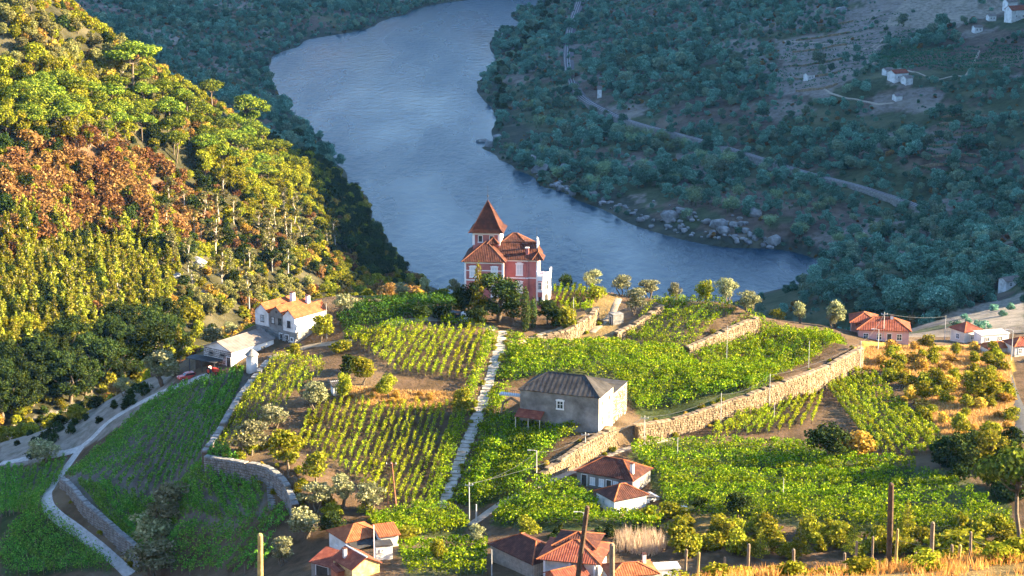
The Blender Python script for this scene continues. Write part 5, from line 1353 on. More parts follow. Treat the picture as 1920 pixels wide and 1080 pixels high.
for a in [
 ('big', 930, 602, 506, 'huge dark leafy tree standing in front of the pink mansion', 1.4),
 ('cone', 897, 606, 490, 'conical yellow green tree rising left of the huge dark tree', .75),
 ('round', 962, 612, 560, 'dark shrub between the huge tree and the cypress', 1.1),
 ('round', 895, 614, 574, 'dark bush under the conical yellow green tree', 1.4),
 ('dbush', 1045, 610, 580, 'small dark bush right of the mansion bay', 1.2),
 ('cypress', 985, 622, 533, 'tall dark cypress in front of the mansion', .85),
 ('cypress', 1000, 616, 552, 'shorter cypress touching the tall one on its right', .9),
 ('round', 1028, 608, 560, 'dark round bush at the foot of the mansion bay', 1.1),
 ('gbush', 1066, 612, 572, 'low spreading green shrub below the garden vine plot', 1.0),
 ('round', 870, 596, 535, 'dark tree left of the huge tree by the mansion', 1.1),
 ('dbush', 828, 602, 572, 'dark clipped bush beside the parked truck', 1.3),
 ('round', 790, 606, 570, 'shaded low tree at the left end of the mansion drive', 1.3),
 ('round', 1062, 530, 500, 'dark round tree behind the mansion, right side', 1.2),
 ('gbush', 1115, 568, 535, 'bright green bush at the right end of the garden vines', 1.1),
 ('olive', 755, 562, 528, 'silvery olive on the ridge, leftmost of those left of mansion', 1.15),
 ('olive', 799, 556, 520, 'silvery olive on the ridge, middle of those left of mansion', 1.1),
 ('olive', 850, 545, 514, 'silvery olive on the ridge nearest the mansion, left side', 1.2),
 ('olive', 645, 592, 552, 'bright olive right of the farmhouse roof', 1.3),
 ('olive', 708, 580, 558, 'small pale olive on the lit edge of the shaded slope', 1.0),
 ('gbush', 735, 575, 556, 'yellow green bush under the leftmost ridge olive', 1.4),
 ('gbush', 830, 560, 538, 'yellow green bush between the ridge olives and mansion', 1.6),
 ('olive', 1110, 534, 494, 'rounded olive just behind the garden vines', 1.2),
 ('olive', 1165, 544, 504, 'olive standing over the dry ground right of mansion', 1.2),
 ('olive', 1214, 548, 510, 'widest olive of the pair above the stone wall', 1.45),
 ('olive', 1265, 558, 520, 'lone small olive against the river, right of the pair', .9),
 ('olive', 1190, 592, 540, 'grey green olive leaning over the stone hut', 1.2),
 ('garden', 1322, 570, 524, 'dark olive green tree, left of the three at terrace edge', 1.0),
 ('olive', 1362, 572, 520, 'tallest pale olive of the three at the terrace edge', 1.0),
 ('olive', 1405, 582, 538, 'sprawling olive, right of the three at the terrace edge', 1.3),
 ('gbush', 1457, 592, 570, 'small green bush between the terrace olives', 1.3),
 ('olive', 1500, 592, 551, 'pale olive above the right hand terrace, all by itself', 1.0),
 ('olive', 1568, 614, 563, 'pale olive at the far right corner of the terraces', .9),
 ('olive', 1560, 616, 585, 'small olive crouching below the corner olive', .9),
 ('garden', 603, 642, 588, 'yellow green tree at the right corner of the farmhouse', 1.2),
 ('gbush', 553, 668, 642, 'bright bush in front of the farmhouse yard', 1.1),
 ('gbush', 640, 660, 632, 'small green tree on the yard behind the upper field', 1.2),
 ('eucalyptus', 468, 590, 498, 'pale spindly eucalyptus rising behind the farmhouse', 1.15, None, 255.0, 1),
 ('olive', 432, 628, 598, 'bright olive left of the farmhouse gable', 1.2),
 ('olive', 398, 652, 610, 'sunlit olive just behind the barn', 1.3),
 ('big', 292, 700, 598, 'very dark big tree left of the silver olive', 1.2),
 ('young', 338, 668, 594, 'yellow green tree added as the sunlit edge of the very dark tree', 1.2),  # separate tree added for the lit right edge of the dark one
 ('olive', 308, 722, 660, 'large silver olive beside the pale track', 1.5),
 ('olive', 232, 742, 708, 'small pale bush on the bank left of the track', 1.3),
 ('gbush', 148, 786, 752, 'shaded shrub on the pale bank above the track', 1.3),
 ('olive', 85, 872, 820, 'half lit shrub where the two tracks meet', 1.4),
 ('dbush', 60, 860, 842, 'low dark shrub at the left end of the track', 1.4),
 ('garden', 726, 750, 702, 'small tree with dark trunk in the dry strip', 1.2),
 ('garden', 682, 722, 668, 'dull green tree at the left end of dry strip', 1.2),
 ('dbush', 652, 700, 662, 'dark bush above the dry strip trees', 1.0),
 ('olive', 590, 772, 708, 'grey olive standing left of the pump hut', 1.0),
 ('garden', 645, 756, 700, 'slim tree beside the pump hut', .8),
 ('garden', 866, 782, 728, 'rounded olive green bush beside the white path', 1.0),
 ('olive', 470, 856, 788, 'yellowish olive at the lower end of the small lit field', 1.3),
 ('garden', 540, 884, 802, 'broad olive green tree, biggest left of lower field', 1.15),
 ('olive', 516, 806, 756, 'pale olive above the broad tree left of lower field', 1.3),
 ('garden', 592, 908, 846, 'golden green tree at the corner of the lower field', 1.2),
 ('olive', 640, 950, 888, 'pale olive at the foot of the lower field', 1.2),
 ('olive', 692, 962, 905, 'thin grey olive left of the lattice mast', 1.2),
 ('olive', 590, 960, 900, 'grey olive on the dark terrace edge', 1.3),
 ('olive', 572, 1012, 950, 'bright pale olive above the left house cluster', 1.3),
 ('olive', 528, 1062, 1005, 'bright olive right of the near golden post', 1.2),
 ('round', 622, 1012, 958, 'dark tree behind the white house in left cluster', 1.2),
 ('olive', 318, 996, 904, 'topmost pale olive in the shaded fields', 1.2),
 ('olive', 292, 1040, 955, 'middle pale olive in the shaded fields', 1.3),
 ('olive', 285, 1090, 1008, 'lowest pale olive in the shaded fields', 1.4),
 ('olive', 898, 1030, 982, 'silvery olive left of the slatted barn roof', 1.2),
 ('garden', 822, 1062, 1008, 'thin young tree with bare trunk left of the slatted barn', .9),
 ('garden', 990, 1012, 966, 'golden green tree behind the slatted barn', 1.3),
 ('gbush', 770, 1012, 982, 'bushy shrub over the left end of the lower trellis', 1.6),
 ('round', 1384, 972, 922, 'dark rounded bush in the wide trellised slope', 1.3),
 ('garden', 1362, 1018, 976, 'soft green bush at the lower edge of the wide slope', 1.5),
 ('round', 1552, 872, 792, 'big dark shrub at the foot of the steep field', 1.3),
 ('golden', 1602, 856, 808, 'golden brown bush below the steep field', 1.3),
 ('round', 1798, 896, 812, 'dark round tree standing right of the steep field', 1.1),
 ('garden', 1845, 880, 800, 'yellow green bush behind the dark round tree', 1.2),
 ('gbush', 1260, 972, 940, 'dark hedge bush before the white cottage shed', 1.5),
 ('gbush', 1210, 982, 952, 'hedge bush under the white cottage wall', 1.5),
 ('round', 1310, 962, 930, 'dark shrub right of the white water tank', 1.2),
 ('pine', 1902, 1040, 830, 'tall ragged pine at the lower right edge', .8),
 ('cone', 1700, 1010, 935, 'feathery green conifer on the right behind the fence', 1.2),
 ('cone', 1425, 1050, 985, 'dark young conifer above the fence, left of the thick pole', 1.2),
 ('cone', 1500, 1046, 972, 'largest young conifer behind the fence posts', 1.3),
 ('cone', 1600, 1045, 968, 'young conifer just left of the thick pole', 1.2),
 ('gbush', 1780, 1040, 985, 'bushy shrub behind the fence near the right edge', 1.8),
 ('garden', 1840, 760, 690, 'leafy tree on the golden slope beside the road', 1.2),
]: tree_at(*a)

def scatter(kind, poly, n, lo, hi, label, group, wide=1.0, ymin=255.0, keep=None, mind=0):
    xs = [p[0] for p in poly]; ys = [p[1] for p in poly]; k = 0; tries = 0; done = []
    while k < n and tries < n * 60:
        tries += 1
        x = random.uniform(min(xs), max(xs)); y = random.uniform(min(ys), max(ys))
        if not bool(in_poly(np.array([x]), np.array([y]), poly)[0]): continue
        if mind and any((x - a) ** 2 + ((y - b) * 1.6) ** 2 < mind ** 2 for a, b in done): continue
        p = at(x, y, ymin)
        if p.z < .6: continue
        if keep and not keep(p): continue
        done.append((x, y))
        sc = random.uniform(lo, hi)
        lab = label
        if n >= 20:
            cx = (min(xs) + max(xs)) / 2; cy = (min(ys) + max(ys)) / 2
            lab = ('small ' if sc < lo + (hi - lo) * .33 else 'large ' if sc > lo + (hi - lo) * .67 else 'medium ') + label + (', upper' if y < cy else ', lower') + (' left part' if x < cx else ' right part')
        plant(kind, p - Vector((0, 0, .3)), sc, wide * random.uniform(.85, 1.2), lab, group)
        k += 1

# left hill
tree_at('pine', 250, 172, 80, 'biggest umbrella pine on the skyline of the left hill', 1.25)
tree_at('pine', 272, 180, 128, 'smaller pine pressed against the biggest umbrella pine', 1.2)
tree_at('pine', 395, 205, 150, 'lone umbrella pine further down the left hill skyline', 1.1)
tree_at('pine', 465, 262, 180, 'clumpy pine on the left hill skyline nearest the river', 1.0)
tree_at('eucalyptus', 232, 150, 64, 'pale sparse tree poking up behind the biggest umbrella pine', .9)
scatter('pale', [(0, 20), (60, 5), (230, 105), (300, 185), (150, 185), (0, 150)], 55, .75, 1.3, 'pale sunlit tree at the top of the left hill', 'pale trees at the top of the left hill', mind=14)
scatter('golden', [(0, 60), (60, 40), (150, 160), (0, 200)], 14, 1.3, 2.2, 'yellow bush at the upper left edge of the photo', 'yellow bushes on the upper left hill', mind=14)
scatter('garden', [(0, 120), (150, 140), (250, 210), (250, 280), (0, 290)], 48, 1.0, 1.8, 'green tree under the pines on the upper left hill', 'green trees on the upper left hill', mind=16)
scatter('pine', [(40, 200), (180, 190), (330, 210), (470, 260), (560, 330), (520, 380), (400, 330), (260, 280), (100, 285), (40, 260)], 66, .85, 1.3, 'umbrella pine in the belt above the russet scrub, left hill', 'pines in the belt on the left hill', 1.1, mind=18)
scatter('garden', [(380, 300), (560, 300), (620, 350), (600, 420), (480, 390), (380, 340)], 70, 1.0, 1.8, 'light green tree on the river side shoulder of left hill', 'green trees on the shoulder of the left hill', mind=13)
scatter('rust', [(20, 275), (180, 258), (330, 330), (420, 420), (330, 475), (150, 440), (0, 510), (0, 330)], 190, 1.3, 2.8, 'russet leafless bush in the rusty patch of the left hill', 'russet bushes on the left hill', mind=9)
scatter('rust', [(400, 330), (560, 400), (560, 470), (420, 480)], 30, .9, 1.6, 'russet bush between eucalyptus trunks on the left hill', 'russet bushes among the eucalyptus', mind=12)
scatter('eucalyptus', [(290, 400), (420, 380), (620, 420), (640, 470), (520, 540), (330, 560)], 32, .65, 1.05, 'tall pale trunked eucalyptus in the middle of the left hill', 'eucalyptus on the left hill', 1.3, mind=22)
scatter('eucalyptus', [(90, 270), (200, 260), (230, 290), (80, 300)], 6, .55, .7, 'bare trunked eucalyptus above the russet scrub', 'eucalyptus above the russet scrub', mind=20)
scatter('young', [(0, 440), (120, 420), (330, 460), (340, 560), (240, 640), (0, 720)], 165, .75, 1.3, 'slim sunlit young eucalyptus on the lower left hill', 'slim young trees on the lower left hill', 1.35, mind=14)
scatter('golden', [(180, 600), (270, 590), (280, 650), (190, 670)], 16, .9, 1.5, 'orange brown bush in the clearing at the foot of left hill', 'orange bushes at the foot of the left hill', mind=10)
scatter('pale', [(330, 560), (470, 540), (600, 540), (560, 570), (400, 600)], 32, .6, 1.0, 'dull grey green tree behind the farmhouse', 'grey green trees behind the farmhouse', mind=14)
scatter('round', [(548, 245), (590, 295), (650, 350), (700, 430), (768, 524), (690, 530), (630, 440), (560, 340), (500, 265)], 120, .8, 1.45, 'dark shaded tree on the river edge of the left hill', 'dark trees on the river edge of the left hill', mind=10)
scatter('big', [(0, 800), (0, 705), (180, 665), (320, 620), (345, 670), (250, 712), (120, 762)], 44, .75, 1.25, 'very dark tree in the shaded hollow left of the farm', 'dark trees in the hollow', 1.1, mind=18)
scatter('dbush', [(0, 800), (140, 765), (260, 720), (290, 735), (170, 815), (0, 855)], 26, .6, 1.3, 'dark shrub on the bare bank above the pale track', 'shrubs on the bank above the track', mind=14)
scatter('garden', [(0, 690), (0, 640), (180, 640), (160, 670)], 14, 1.0, 1.5, 'yellow green tree at the lower left foot of the hill', 'green trees at the foot of the left hill', mind=18)

scatter('round', [(0, 180), (250, 200), (480, 300), (620, 420), (600, 520), (340, 560), (240, 620), (0, 640)], 85, .7, 1.5, 'dark green tree among the lit trees of the left hill', 'dark trees among the lit trees of the left hill', mind=22)
scatter('garden', [(20, 285), (180, 268), (330, 340), (400, 420), (330, 465), (150, 430), (0, 480)], 22, .6, 1.1, 'green bush breaking the rusty patch of the left hill', 'green bushes in the rusty patch', mind=22)
# right slope by the road
GOLDP = [(1632, 655), (1890, 648), (1880, 700), (1905, 850), (1780, 870), (1700, 765), (1640, 695)]
scatter('gbush', GOLDP, 42, .7, 1.4, 'green bush on the golden slope left of the road', 'bushes on the golden slope', mind=12)
scatter('golden', GOLDP, 40, .6, 1.2, 'golden dry bush on the slope left of the road', 'golden bushes on the slope', mind=10)
scatter('garden', [(1640, 690), (1700, 660), (1880, 660), (1860, 800), (1720, 760)], 14, .5, .8, 'small yellow green tree on the golden slope', 'small trees on the golden slope', mind=26)
scatter('dbush', [(1740, 850), (1900, 830), (1905, 960), (1780, 900)], 20, 1.0, 1.8, 'dark bush in the lower right thicket', 'dark bushes of the lower right thicket', mind=16)
scatter('gbush', [(1240, 985), (1700, 1000), (1900, 990), (1900, 1040), (1250, 1050)], 45, .8, 1.6, 'green bush behind the near fence', 'bushes behind the near fence', mind=18)
scatter('gbush', [(560, 800), (610, 760), (560, 900), (640, 960), (740, 965), (690, 985), (560, 960), (430, 850)], 26, .5, 1.0, 'small olive green bush round the lower field', 'bushes round the lower field', mind=14)
scatter('golden', [(640, 728), (860, 738), (850, 765), (640, 752)], 14, .35, .7, 'tuft of dry golden shrub in the dry strip', 'dry shrubs in the dry strip', mind=8)
scatter('dbush', [(960, 985), (1240, 990), (1240, 1030), (1140, 1030), (980, 1010)], 18, .4, .8, 'garden bush between the cottages at the bottom', 'garden bushes at the bottom', mind=14)

# far right bank: single trees
def off_rail(p):
    qx, qy = project(p.x, p.y, p.z)
    if 1140 < qx < 1470 and qy > 398 + (qx - 1150) * .24 - 45: return False
    if bool(in_poly(np.array([qx]), np.array([qy]), [(1450, 70), (1570, 50), (1600, 0), (1860, 0), (1840, 100), (1830, 145), (1640, 130), (1600, 160), (1560, 195), (1445, 190)])[0]): return False
    if any(abs(qx - q[0]) < 34 and -6 < qy - q[1] < 45 for q in FB): return False
    return float(np.min(np.hypot(rl[:, 0] - p.x, rl[:, 1] - p.y))) > 7
NEAR_RB = [(1500, 545), (1545, 490), (1700, 440), (1919, 440), (1919, 550), (1780, 590), (1640, 600), (1560, 590)]
scatter('scrubtree', NEAR_RB, 110, .9, 1.5, 'round bluish green tree on the near shaded bank, right', 'trees on the near shaded bank', 1.15, keep=off_rail, mind=13)
scatter('sage', NEAR_RB, 40, .8, 1.3, 'pale bluish tree on the near shaded bank, right', 'pale trees on the near shaded bank', 1.1, keep=off_rail, mind=16)
MID_RB = [(925, 140), (1060, 20), (1060, 160), (1200, 240), (1500, 330), (1760, 410), (1700, 450), (1530, 480), (1400, 420), (1200, 390), (1050, 340), (950, 290), (925, 240)]
scatter('scrubtree', MID_RB, 85, .8, 1.35, 'shaded green tree between the railway and the river', 'trees between railway and river', 1.2, keep=off_rail, mind=13)
scatter('cane', MID_RB, 45, 1.2, 2.2, 'pale cane thicket between the railway and the river', 'cane thickets by the railway', 1.6, keep=off_rail, mind=14)
UP_RB = [(1100, 10), (1500, 0), (1480, 90), (1440, 180), (1640, 200), (1780, 190), (1919, 240), (1919, 430), (1770, 390), (1500, 300), (1200, 210), (1100, 150)]
scatter('scrubtree', UP_RB, 80, .8, 1.5, 'shaded tree on the slope above the railway', 'trees above the railway', 1.2, keep=off_rail, mind=16)
scatter('sage', UP_RB, 40, .8, 1.2, 'pale shaded tree on the slope above the railway', 'pale trees above the railway', 1.1, keep=off_rail, mind=20)
scatter('round', [(925, 140), (985, 55), (1040, 0), (1050, 20), (960, 130), (940, 250), (925, 240)], 40, .9, 1.4, 'dark tree at the water edge of the right headland', 'dark trees on the right headland', mind=9)
scatter('scrub', [(1780, 600), (1919, 560), (1919, 610), (1800, 628)], 12, .6, 1.1, 'shaded shrub on the bare earth slope at right', 'shrubs on the bare earth slope', mind=12)

# far vineyard plots in the shade
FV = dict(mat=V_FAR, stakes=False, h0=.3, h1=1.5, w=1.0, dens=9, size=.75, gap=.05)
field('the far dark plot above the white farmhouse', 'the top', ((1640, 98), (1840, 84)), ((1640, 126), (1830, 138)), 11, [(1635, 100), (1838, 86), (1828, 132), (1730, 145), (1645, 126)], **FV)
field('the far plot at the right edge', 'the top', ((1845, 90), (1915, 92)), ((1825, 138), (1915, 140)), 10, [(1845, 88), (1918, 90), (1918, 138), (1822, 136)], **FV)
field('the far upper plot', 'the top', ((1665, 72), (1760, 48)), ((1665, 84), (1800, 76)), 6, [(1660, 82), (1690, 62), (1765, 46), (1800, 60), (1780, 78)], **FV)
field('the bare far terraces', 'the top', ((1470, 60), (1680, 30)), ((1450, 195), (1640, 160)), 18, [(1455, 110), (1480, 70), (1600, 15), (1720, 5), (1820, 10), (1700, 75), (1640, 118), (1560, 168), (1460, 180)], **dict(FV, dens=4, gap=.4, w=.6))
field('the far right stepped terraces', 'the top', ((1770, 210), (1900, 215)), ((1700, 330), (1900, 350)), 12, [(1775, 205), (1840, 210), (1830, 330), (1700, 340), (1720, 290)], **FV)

# ------------------------------------------------------------------ low scrub that nobody could count
def gn_scatter(name, label, pts, scl, rots, idx, sources):
    me = bpy.data.meshes.new(name); me.vertices.add(len(pts)); me.vertices.foreach_set('co', np.asarray(pts, np.float32).ravel())
    for an, ty, data in (('scl', 'FLOAT', scl), ('rot', 'FLOAT', rots), ('idx', 'INT', idx)):
        a = me.attributes.new(an, ty, 'POINT'); a.data.foreach_set('value', np.asarray(data, np.float32 if ty == 'FLOAT' else np.int32))
    me.update()
    o = obj(name, me); tag(o, label, None, None, 'stuff')
    ng = bpy.data.node_groups.new(name, 'GeometryNodeTree')
    ng.interface.new_socket('Geometry', in_out='INPUT', socket_type='NodeSocketGeometry'); ng.interface.new_socket('Geometry', in_out='OUTPUT', socket_type='NodeSocketGeometry')
    gi = ng.nodes.new('NodeGroupInput'); go = ng.nodes.new('NodeGroupOutput')
    ip = ng.nodes.new('GeometryNodeInstanceOnPoints'); jn = ng.nodes.new('GeometryNodeGeometryToInstance')
    for s in reversed(sources):
        oi = ng.nodes.new('GeometryNodeObjectInfo'); oi.transform_space = 'ORIGINAL'; oi.inputs['Object'].default_value = s; oi.inputs['As Instance'].default_value = True
        ng.links.new(oi.outputs['Geometry'], jn.inputs[0])
    def attr(nm, ty):
        x = ng.nodes.new('GeometryNodeInputNamedAttribute'); x.data_type = ty; x.inputs['Name'].default_value = nm; return [q for q in x.outputs if q.enabled][0]
    cx = ng.nodes.new('ShaderNodeCombineXYZ'); ng.links.new(attr('rot', 'FLOAT'), cx.inputs['Z'])
    ng.links.new(gi.outputs[0], ip.inputs['Points']); ng.links.new(jn.outputs[0], ip.inputs['Instance'])
    ip.inputs['Pick Instance'].default_value = True
    ng.links.new(attr('idx', 'INT'), ip.inputs['Instance Index']); ng.links.new(cx.outputs[0], ip.inputs['Rotation']); ng.links.new(attr('scl', 'FLOAT'), ip.inputs['Scale'])
    ng.links.new(ip.outputs[0], go.inputs[0])
    md = o.modifiers.new('scatter', 'NODES'); md.node_group = ng

def crowns(name):      # crown objects of plants already standing in the scene
    r, seen = [], set()
    for o in bpy.data.objects:
        if o.name.split('.')[0] == name:
            for c in o.children:
                if c.name.startswith('crown') and c.data.name not in seen: seen.add(c.data.name); r.append(c)
    return r
S_SCRUB = crowns('scrub_bush') + crowns('scrub_tree')[:3] + crowns('pale_tree')[:1] + crowns('russet_bush')[:1]
S_DRY = crowns('golden_bush')[:2] + crowns('russet_bush')[:2]; S_GRN = crowns('green_bush')[:3] + crowns('dark_bush')[:2]

def region_points(n, x0, x1, y0, y1, ok):
    x = rng.uniform(x0, x1, n); y = rng.uniform(y0, y1, n); z = H(x, y)
    px, py = project(x, y, z)
    k = (px > -260) & (px < 2500) & (py > -40) & (py < 1120) & (z > .15)
    x, y, z, px, py = x[k], y[k], z[k], px[k], py[k]
    k = ok(x, y, z, px, py); return x[k], y[k], z[k]
CLEAR = [wpoly(p) for p in ([(1635, 100), (1838, 86), (1918, 90), (1918, 138), (1730, 145), (1645, 126)], [(1450, 75), (1570, 58), (1600, 10), (1720, 0), (1840, 3), (1700, 78), (1650, 92), (1640, 120), (1600, 152), (1560, 190), (1450, 185)], [(1700, 0), (1919, 0), (1800, 50), (1650, 50)], [(1775, 205), (1840, 210), (1830, 330), (1700, 340), (1720, 290)], [(1770, 590), (1919, 545), (1919, 610), (1800, 625)])]
def ok_right(x, y, z, px, py):
    k = np.ones(len(x), bool)
    for p in CLEAR: k &= ~in_poly(x, y, p) | (rng.random(len(x)) < .13)
    k &= ~((px > 1140) & (px < 1465) & (py > 398 + (px - 1150) * .24 - 50) & (rng.random(len(x)) < .88))
    for q in FB: k &= ~((np.abs(px - q[0]) < 26) & (py > q[1] - 8) & (py < q[1] + 34))
    d = np.min(np.hypot(x[:, None] - rl[None, ::3, 0], y[:, None] - rl[None, ::3, 1]), axis=1)
    return k & (d > 4.6 + 4.0 * (y > 1230)) & ((x > y * .0 - 30) | (y > 1050))
x, y, z = region_points(70000, -480, 620, 560, 2000, lambda x, y, z, px, py: ok_right(x, y, z, px, py) & ((px > 880) | (y > 1060)))
keep = fbm(x / 40, y / 40) + rng.normal(size=len(x)) * .5 > -.55
x, y, z = x[keep], y[keep], z[keep]
gn_scatter('bank_scrub', 'shaded low scrub covering the far river banks', np.stack([x, y, z - .3], 1), rng.uniform(.55, 1.5, len(x)) * (.85 + .55 * np.clip(fbm(x / 50 + 9, y / 50), -.5, .9)), rng.uniform(0, 6.28, len(x)), rng.integers(0, len(S_SCRUB), len(x)), S_SCRUB)
x_, y_, z_ = region_points(9000, 112, 430, 255, 575, lambda x, y, z, px, py: (px > 1945) & (y < 440))
gn_scatter('slope_scrub', 'green and golden scrub on the slope beyond the right hand road', np.stack([x_, y_, z_ - .2], 1), rng.uniform(.4, 1.4, len(x_)), rng.uniform(0, 6.28, len(x_)), rng.integers(0, 7, len(x_)), S_GRN[:4] + S_DRY[:3])
x, y, z = region_points(14000, -320, 40, 430, 1040, lambda x, y, z, px, py: (px < 790) & (z > 1))
S_L = S_GRN[:4] + S_DRY
gn_scatter('hill_undergrowth', 'mixed green and russet undergrowth on the left hillside', np.stack([x, y, z - .3], 1), rng.uniform(.6, 1.9, len(x)), rng.uniform(0, 6.28, len(x)), np.where(rng.random(len(x)) < .78, rng.integers(0, 4, len(x)), rng.integers(4, len(S_L), len(x))), S_L)

# dry grass: blades on the golden slope, the dry strip and the near bank
L_GRASS = leaf_mat('dry_grass', (.42, .28, .07), (.62, .44, .13), (.75, .58, .24), .35, .1)
L_GRASS2 = leaf_mat('near_grass', (.45, .22, .05), (.66, .36, .08), (.72, .50, .16), .35, .1)
def blades(name, label, x, y, h, mat, w=.05, spread=.5):
    n = len(x); z = H(x, y); hh = h * rng.uniform(.5, 1.3, n)
    a = rng.uniform(0, 6.28, n); lean = rng.normal(size=(n, 2)) * spread * hh[:, None]
    b0 = np.stack([x - np.cos(a) * w, y - np.sin(a) * w, z - .05], 1); b1 = np.stack([x + np.cos(a) * w, y + np.sin(a) * w, z - .05], 1)
    t = np.stack([x + lean[:, 0], y + lean[:, 1], z + hh], 1)
    tag(obj(name, mesh_data(name, np.stack([b0, b1, t], 1).reshape(-1, 3), np.arange(3 * n).reshape(n, 3), mat)), label, None, None, 'stuff')
def poly_pts(pix, n, ymin=255.0):
    P = wpoly(pix, ymin); xs = [p.x for p in P]; ys = [p.y for p in P]
    x = rng.uniform(min(xs), max(xs), n * 3); y = rng.uniform(min(ys), max(ys), n * 3); k = in_poly(x, y, P); return x[k][:n], y[k][:n]
blades('dry_grass', 'golden dry grass on the slope left of the road', *poly_pts([(1630, 650), (1890, 645), (1905, 860), (1780, 840), (1690, 700), (1610, 690)], 42000), .7, L_GRASS, .10)
blades('strip_grass', 'dry grass in the strip between the two vine fields', *poly_pts([(640, 725), (865, 735), (860, 768), (640, 755)], 6000), .4, L_GRASS, .08)
blades('terrace_grass', 'dry grass on the ground right of the mansion', *poly_pts([(1120, 545), (1230, 560), (1150, 640), (1040, 640), (1000, 625), (1100, 590)], 6000), .35, L_GRASS, .08)
# ------------------------------------------------------------------ near bank with fence
nx = rng.uniform(4, 34, 26000); ny = rng.uniform(86, 108, 26000); k = (fbm(nx / 3, ny / 3) > -.25); nx, ny = nx[k], ny[k]
blades('near_grass', 'orange dry grass on the near bank at the bottom edge', nx, ny, .55, L_GRASS2, .03, .35)
def near(px, Y): p = ray(px, 540, Y); return ground((px - 960) / FPX * (Y * math.cos(PITCH) + 38 * math.sin(PITCH)), Y)
def post(px, top, Y, r, label, mat=WOOD, lean=0.0, name='fence_post', cat='fence post', group=None):
    p = near(px, Y); dep = Y * math.cos(PITCH) + (CAMZ - p.z) * math.sin(PITCH)
    _, pyf = project(p.x, p.y, p.z); h = (pyf - top) * dep / FPX / .95
    o = empty(name, p); m = MB(); k = 5
    pts = [(lean * h * t + random.uniform(-.15, .15) * r, random.uniform(-.1, .1) * r, -.5 * (t == 0) + h * t) for t in np.linspace(0, 1, k)]
    m.tube(pts, [r * random.uniform(.92, 1.08) for _ in range(k)], 9); m.build('shaft', mat, o)
    m = MB(); m.tube([(pts[-1][0], pts[-1][1], h), (pts[-1][0] + .02, pts[-1][1], h + r * .5)], [r * .95, r * .55], 9); m.build('tip', mat, o)
    tag(o, label, cat, group); return o, h
M_DARKPOLE = surf_mat('tarred_pole', (.05, .03, .02), (.12, .07, .04), 5, .9, .4, coord='Object')
M_GOLDPOLE = surf_mat('weathered_pole', (.30, .19, .06), (.52, .36, .13), 5, .9, .4, coord='Object')
post(1667, 908, 96, .15, 'thick dark wooden pole, tallest of the near posts', M_DARKPOLE, -.01, 'wooden_pole', 'pole')
post(1746, 980, 96, .11, 'second tallest brown post, right of the thick pole', WOOD, .0, 'wooden_pole', 'pole')
post(1075, 950, 96, .13, 'leaning tarred pole at bottom centre before the tiled roofs', M_DARKPOLE, .12, 'wooden_pole', 'pole')
post(1147, 1020, 96, .14, 'short brown pole right of the leaning tarred pole', WOOD, .01, 'wooden_pole', 'pole')
post(482, 1000, 96, .14, 'golden weathered post at the bottom, left of centre', M_GOLDPOLE, .02, 'wooden_pole', 'pole')
FP = [(1286, 1030), (1309, 1036), (1359, 1045), (1404, 1020), (1490, 1030), (1586, 1037), (1605, 1015), (1637, 1006), (1649, 1053), (1680, 992), (1720, 1036), (1784, 1022), (1799, 1022), (1818, 998), (1879, 1018), (1878, 1058), (1335, 1058), (1440, 1062), (1530, 1055), (1850, 1040)]
words_ = ['leftmost', 'second', 'third', 'fourth', 'fifth', 'sixth', 'seventh', 'eighth', 'ninth', 'tenth', 'eleventh', 'twelfth', 'thirteenth', 'fourteenth', 'fifteenth', 'sixteenth', 'seventeenth', 'eighteenth', 'nineteenth', 'rightmost']
tops = []
for i, (x, t) in enumerate(sorted(FP)):
    o, h = post(x, t, random.uniform(94, 99), random.uniform(.055, .085), f'grey brown fence post on the near bank, {words_[i]} from the left', random.choice([WOOD, WOOD, M_GOLDPOLE]), random.uniform(-.03, .03), group='near fence posts')
    tops.append(o.location + Vector((0, 0, h * .75)))
M_WIRE = surf_mat('wire', (.05, .05, .05), (.09, .09, .09), 2, .5, 0)
def wire(label, a, b, sag=.5, r=.02, name='wire', cat='wire'):
    a = Vector(a); b = Vector(b); m = MB()
    m.tube([tuple((a.lerp(b, t) - a) - Vector((0, 0, sag * 4 * t * (1 - t)))) for t in np.linspace(0, 1, 12)], r, 4)
    o = empty(name, a); m.build('strand', M_WIRE, o); tag(o, label, cat)
for i in range(0, len(tops) - 3, 4): wire(f'thin fence wire strung from the {words_[i]} near fence post', tops[i], tops[i + 3], .1, .008, 'fence_wire')
# low vines growing on the near bank
for i, (x, Y) in enumerate([(1310, 97), (1400, 95), (1475, 96), (1560, 94), (1640, 96), (1715, 95), (1790, 97), (1850, 95), (1895, 97), (1350, 93), (1440, 98), (1520, 98), (1600, 98), (1680, 98), (1760, 98), (1830, 99), (1875, 93), (1910, 94), (1270, 97), (1380, 98), (1490, 93), (1610, 92), (1735, 92)]):
    p = near(x, Y); plant('gbush', p - Vector((0, 0, .25)), random.uniform(.26, .5), 1.6, 'low vine plant among the dry grass of the near bank', 'low vines on the near bank')

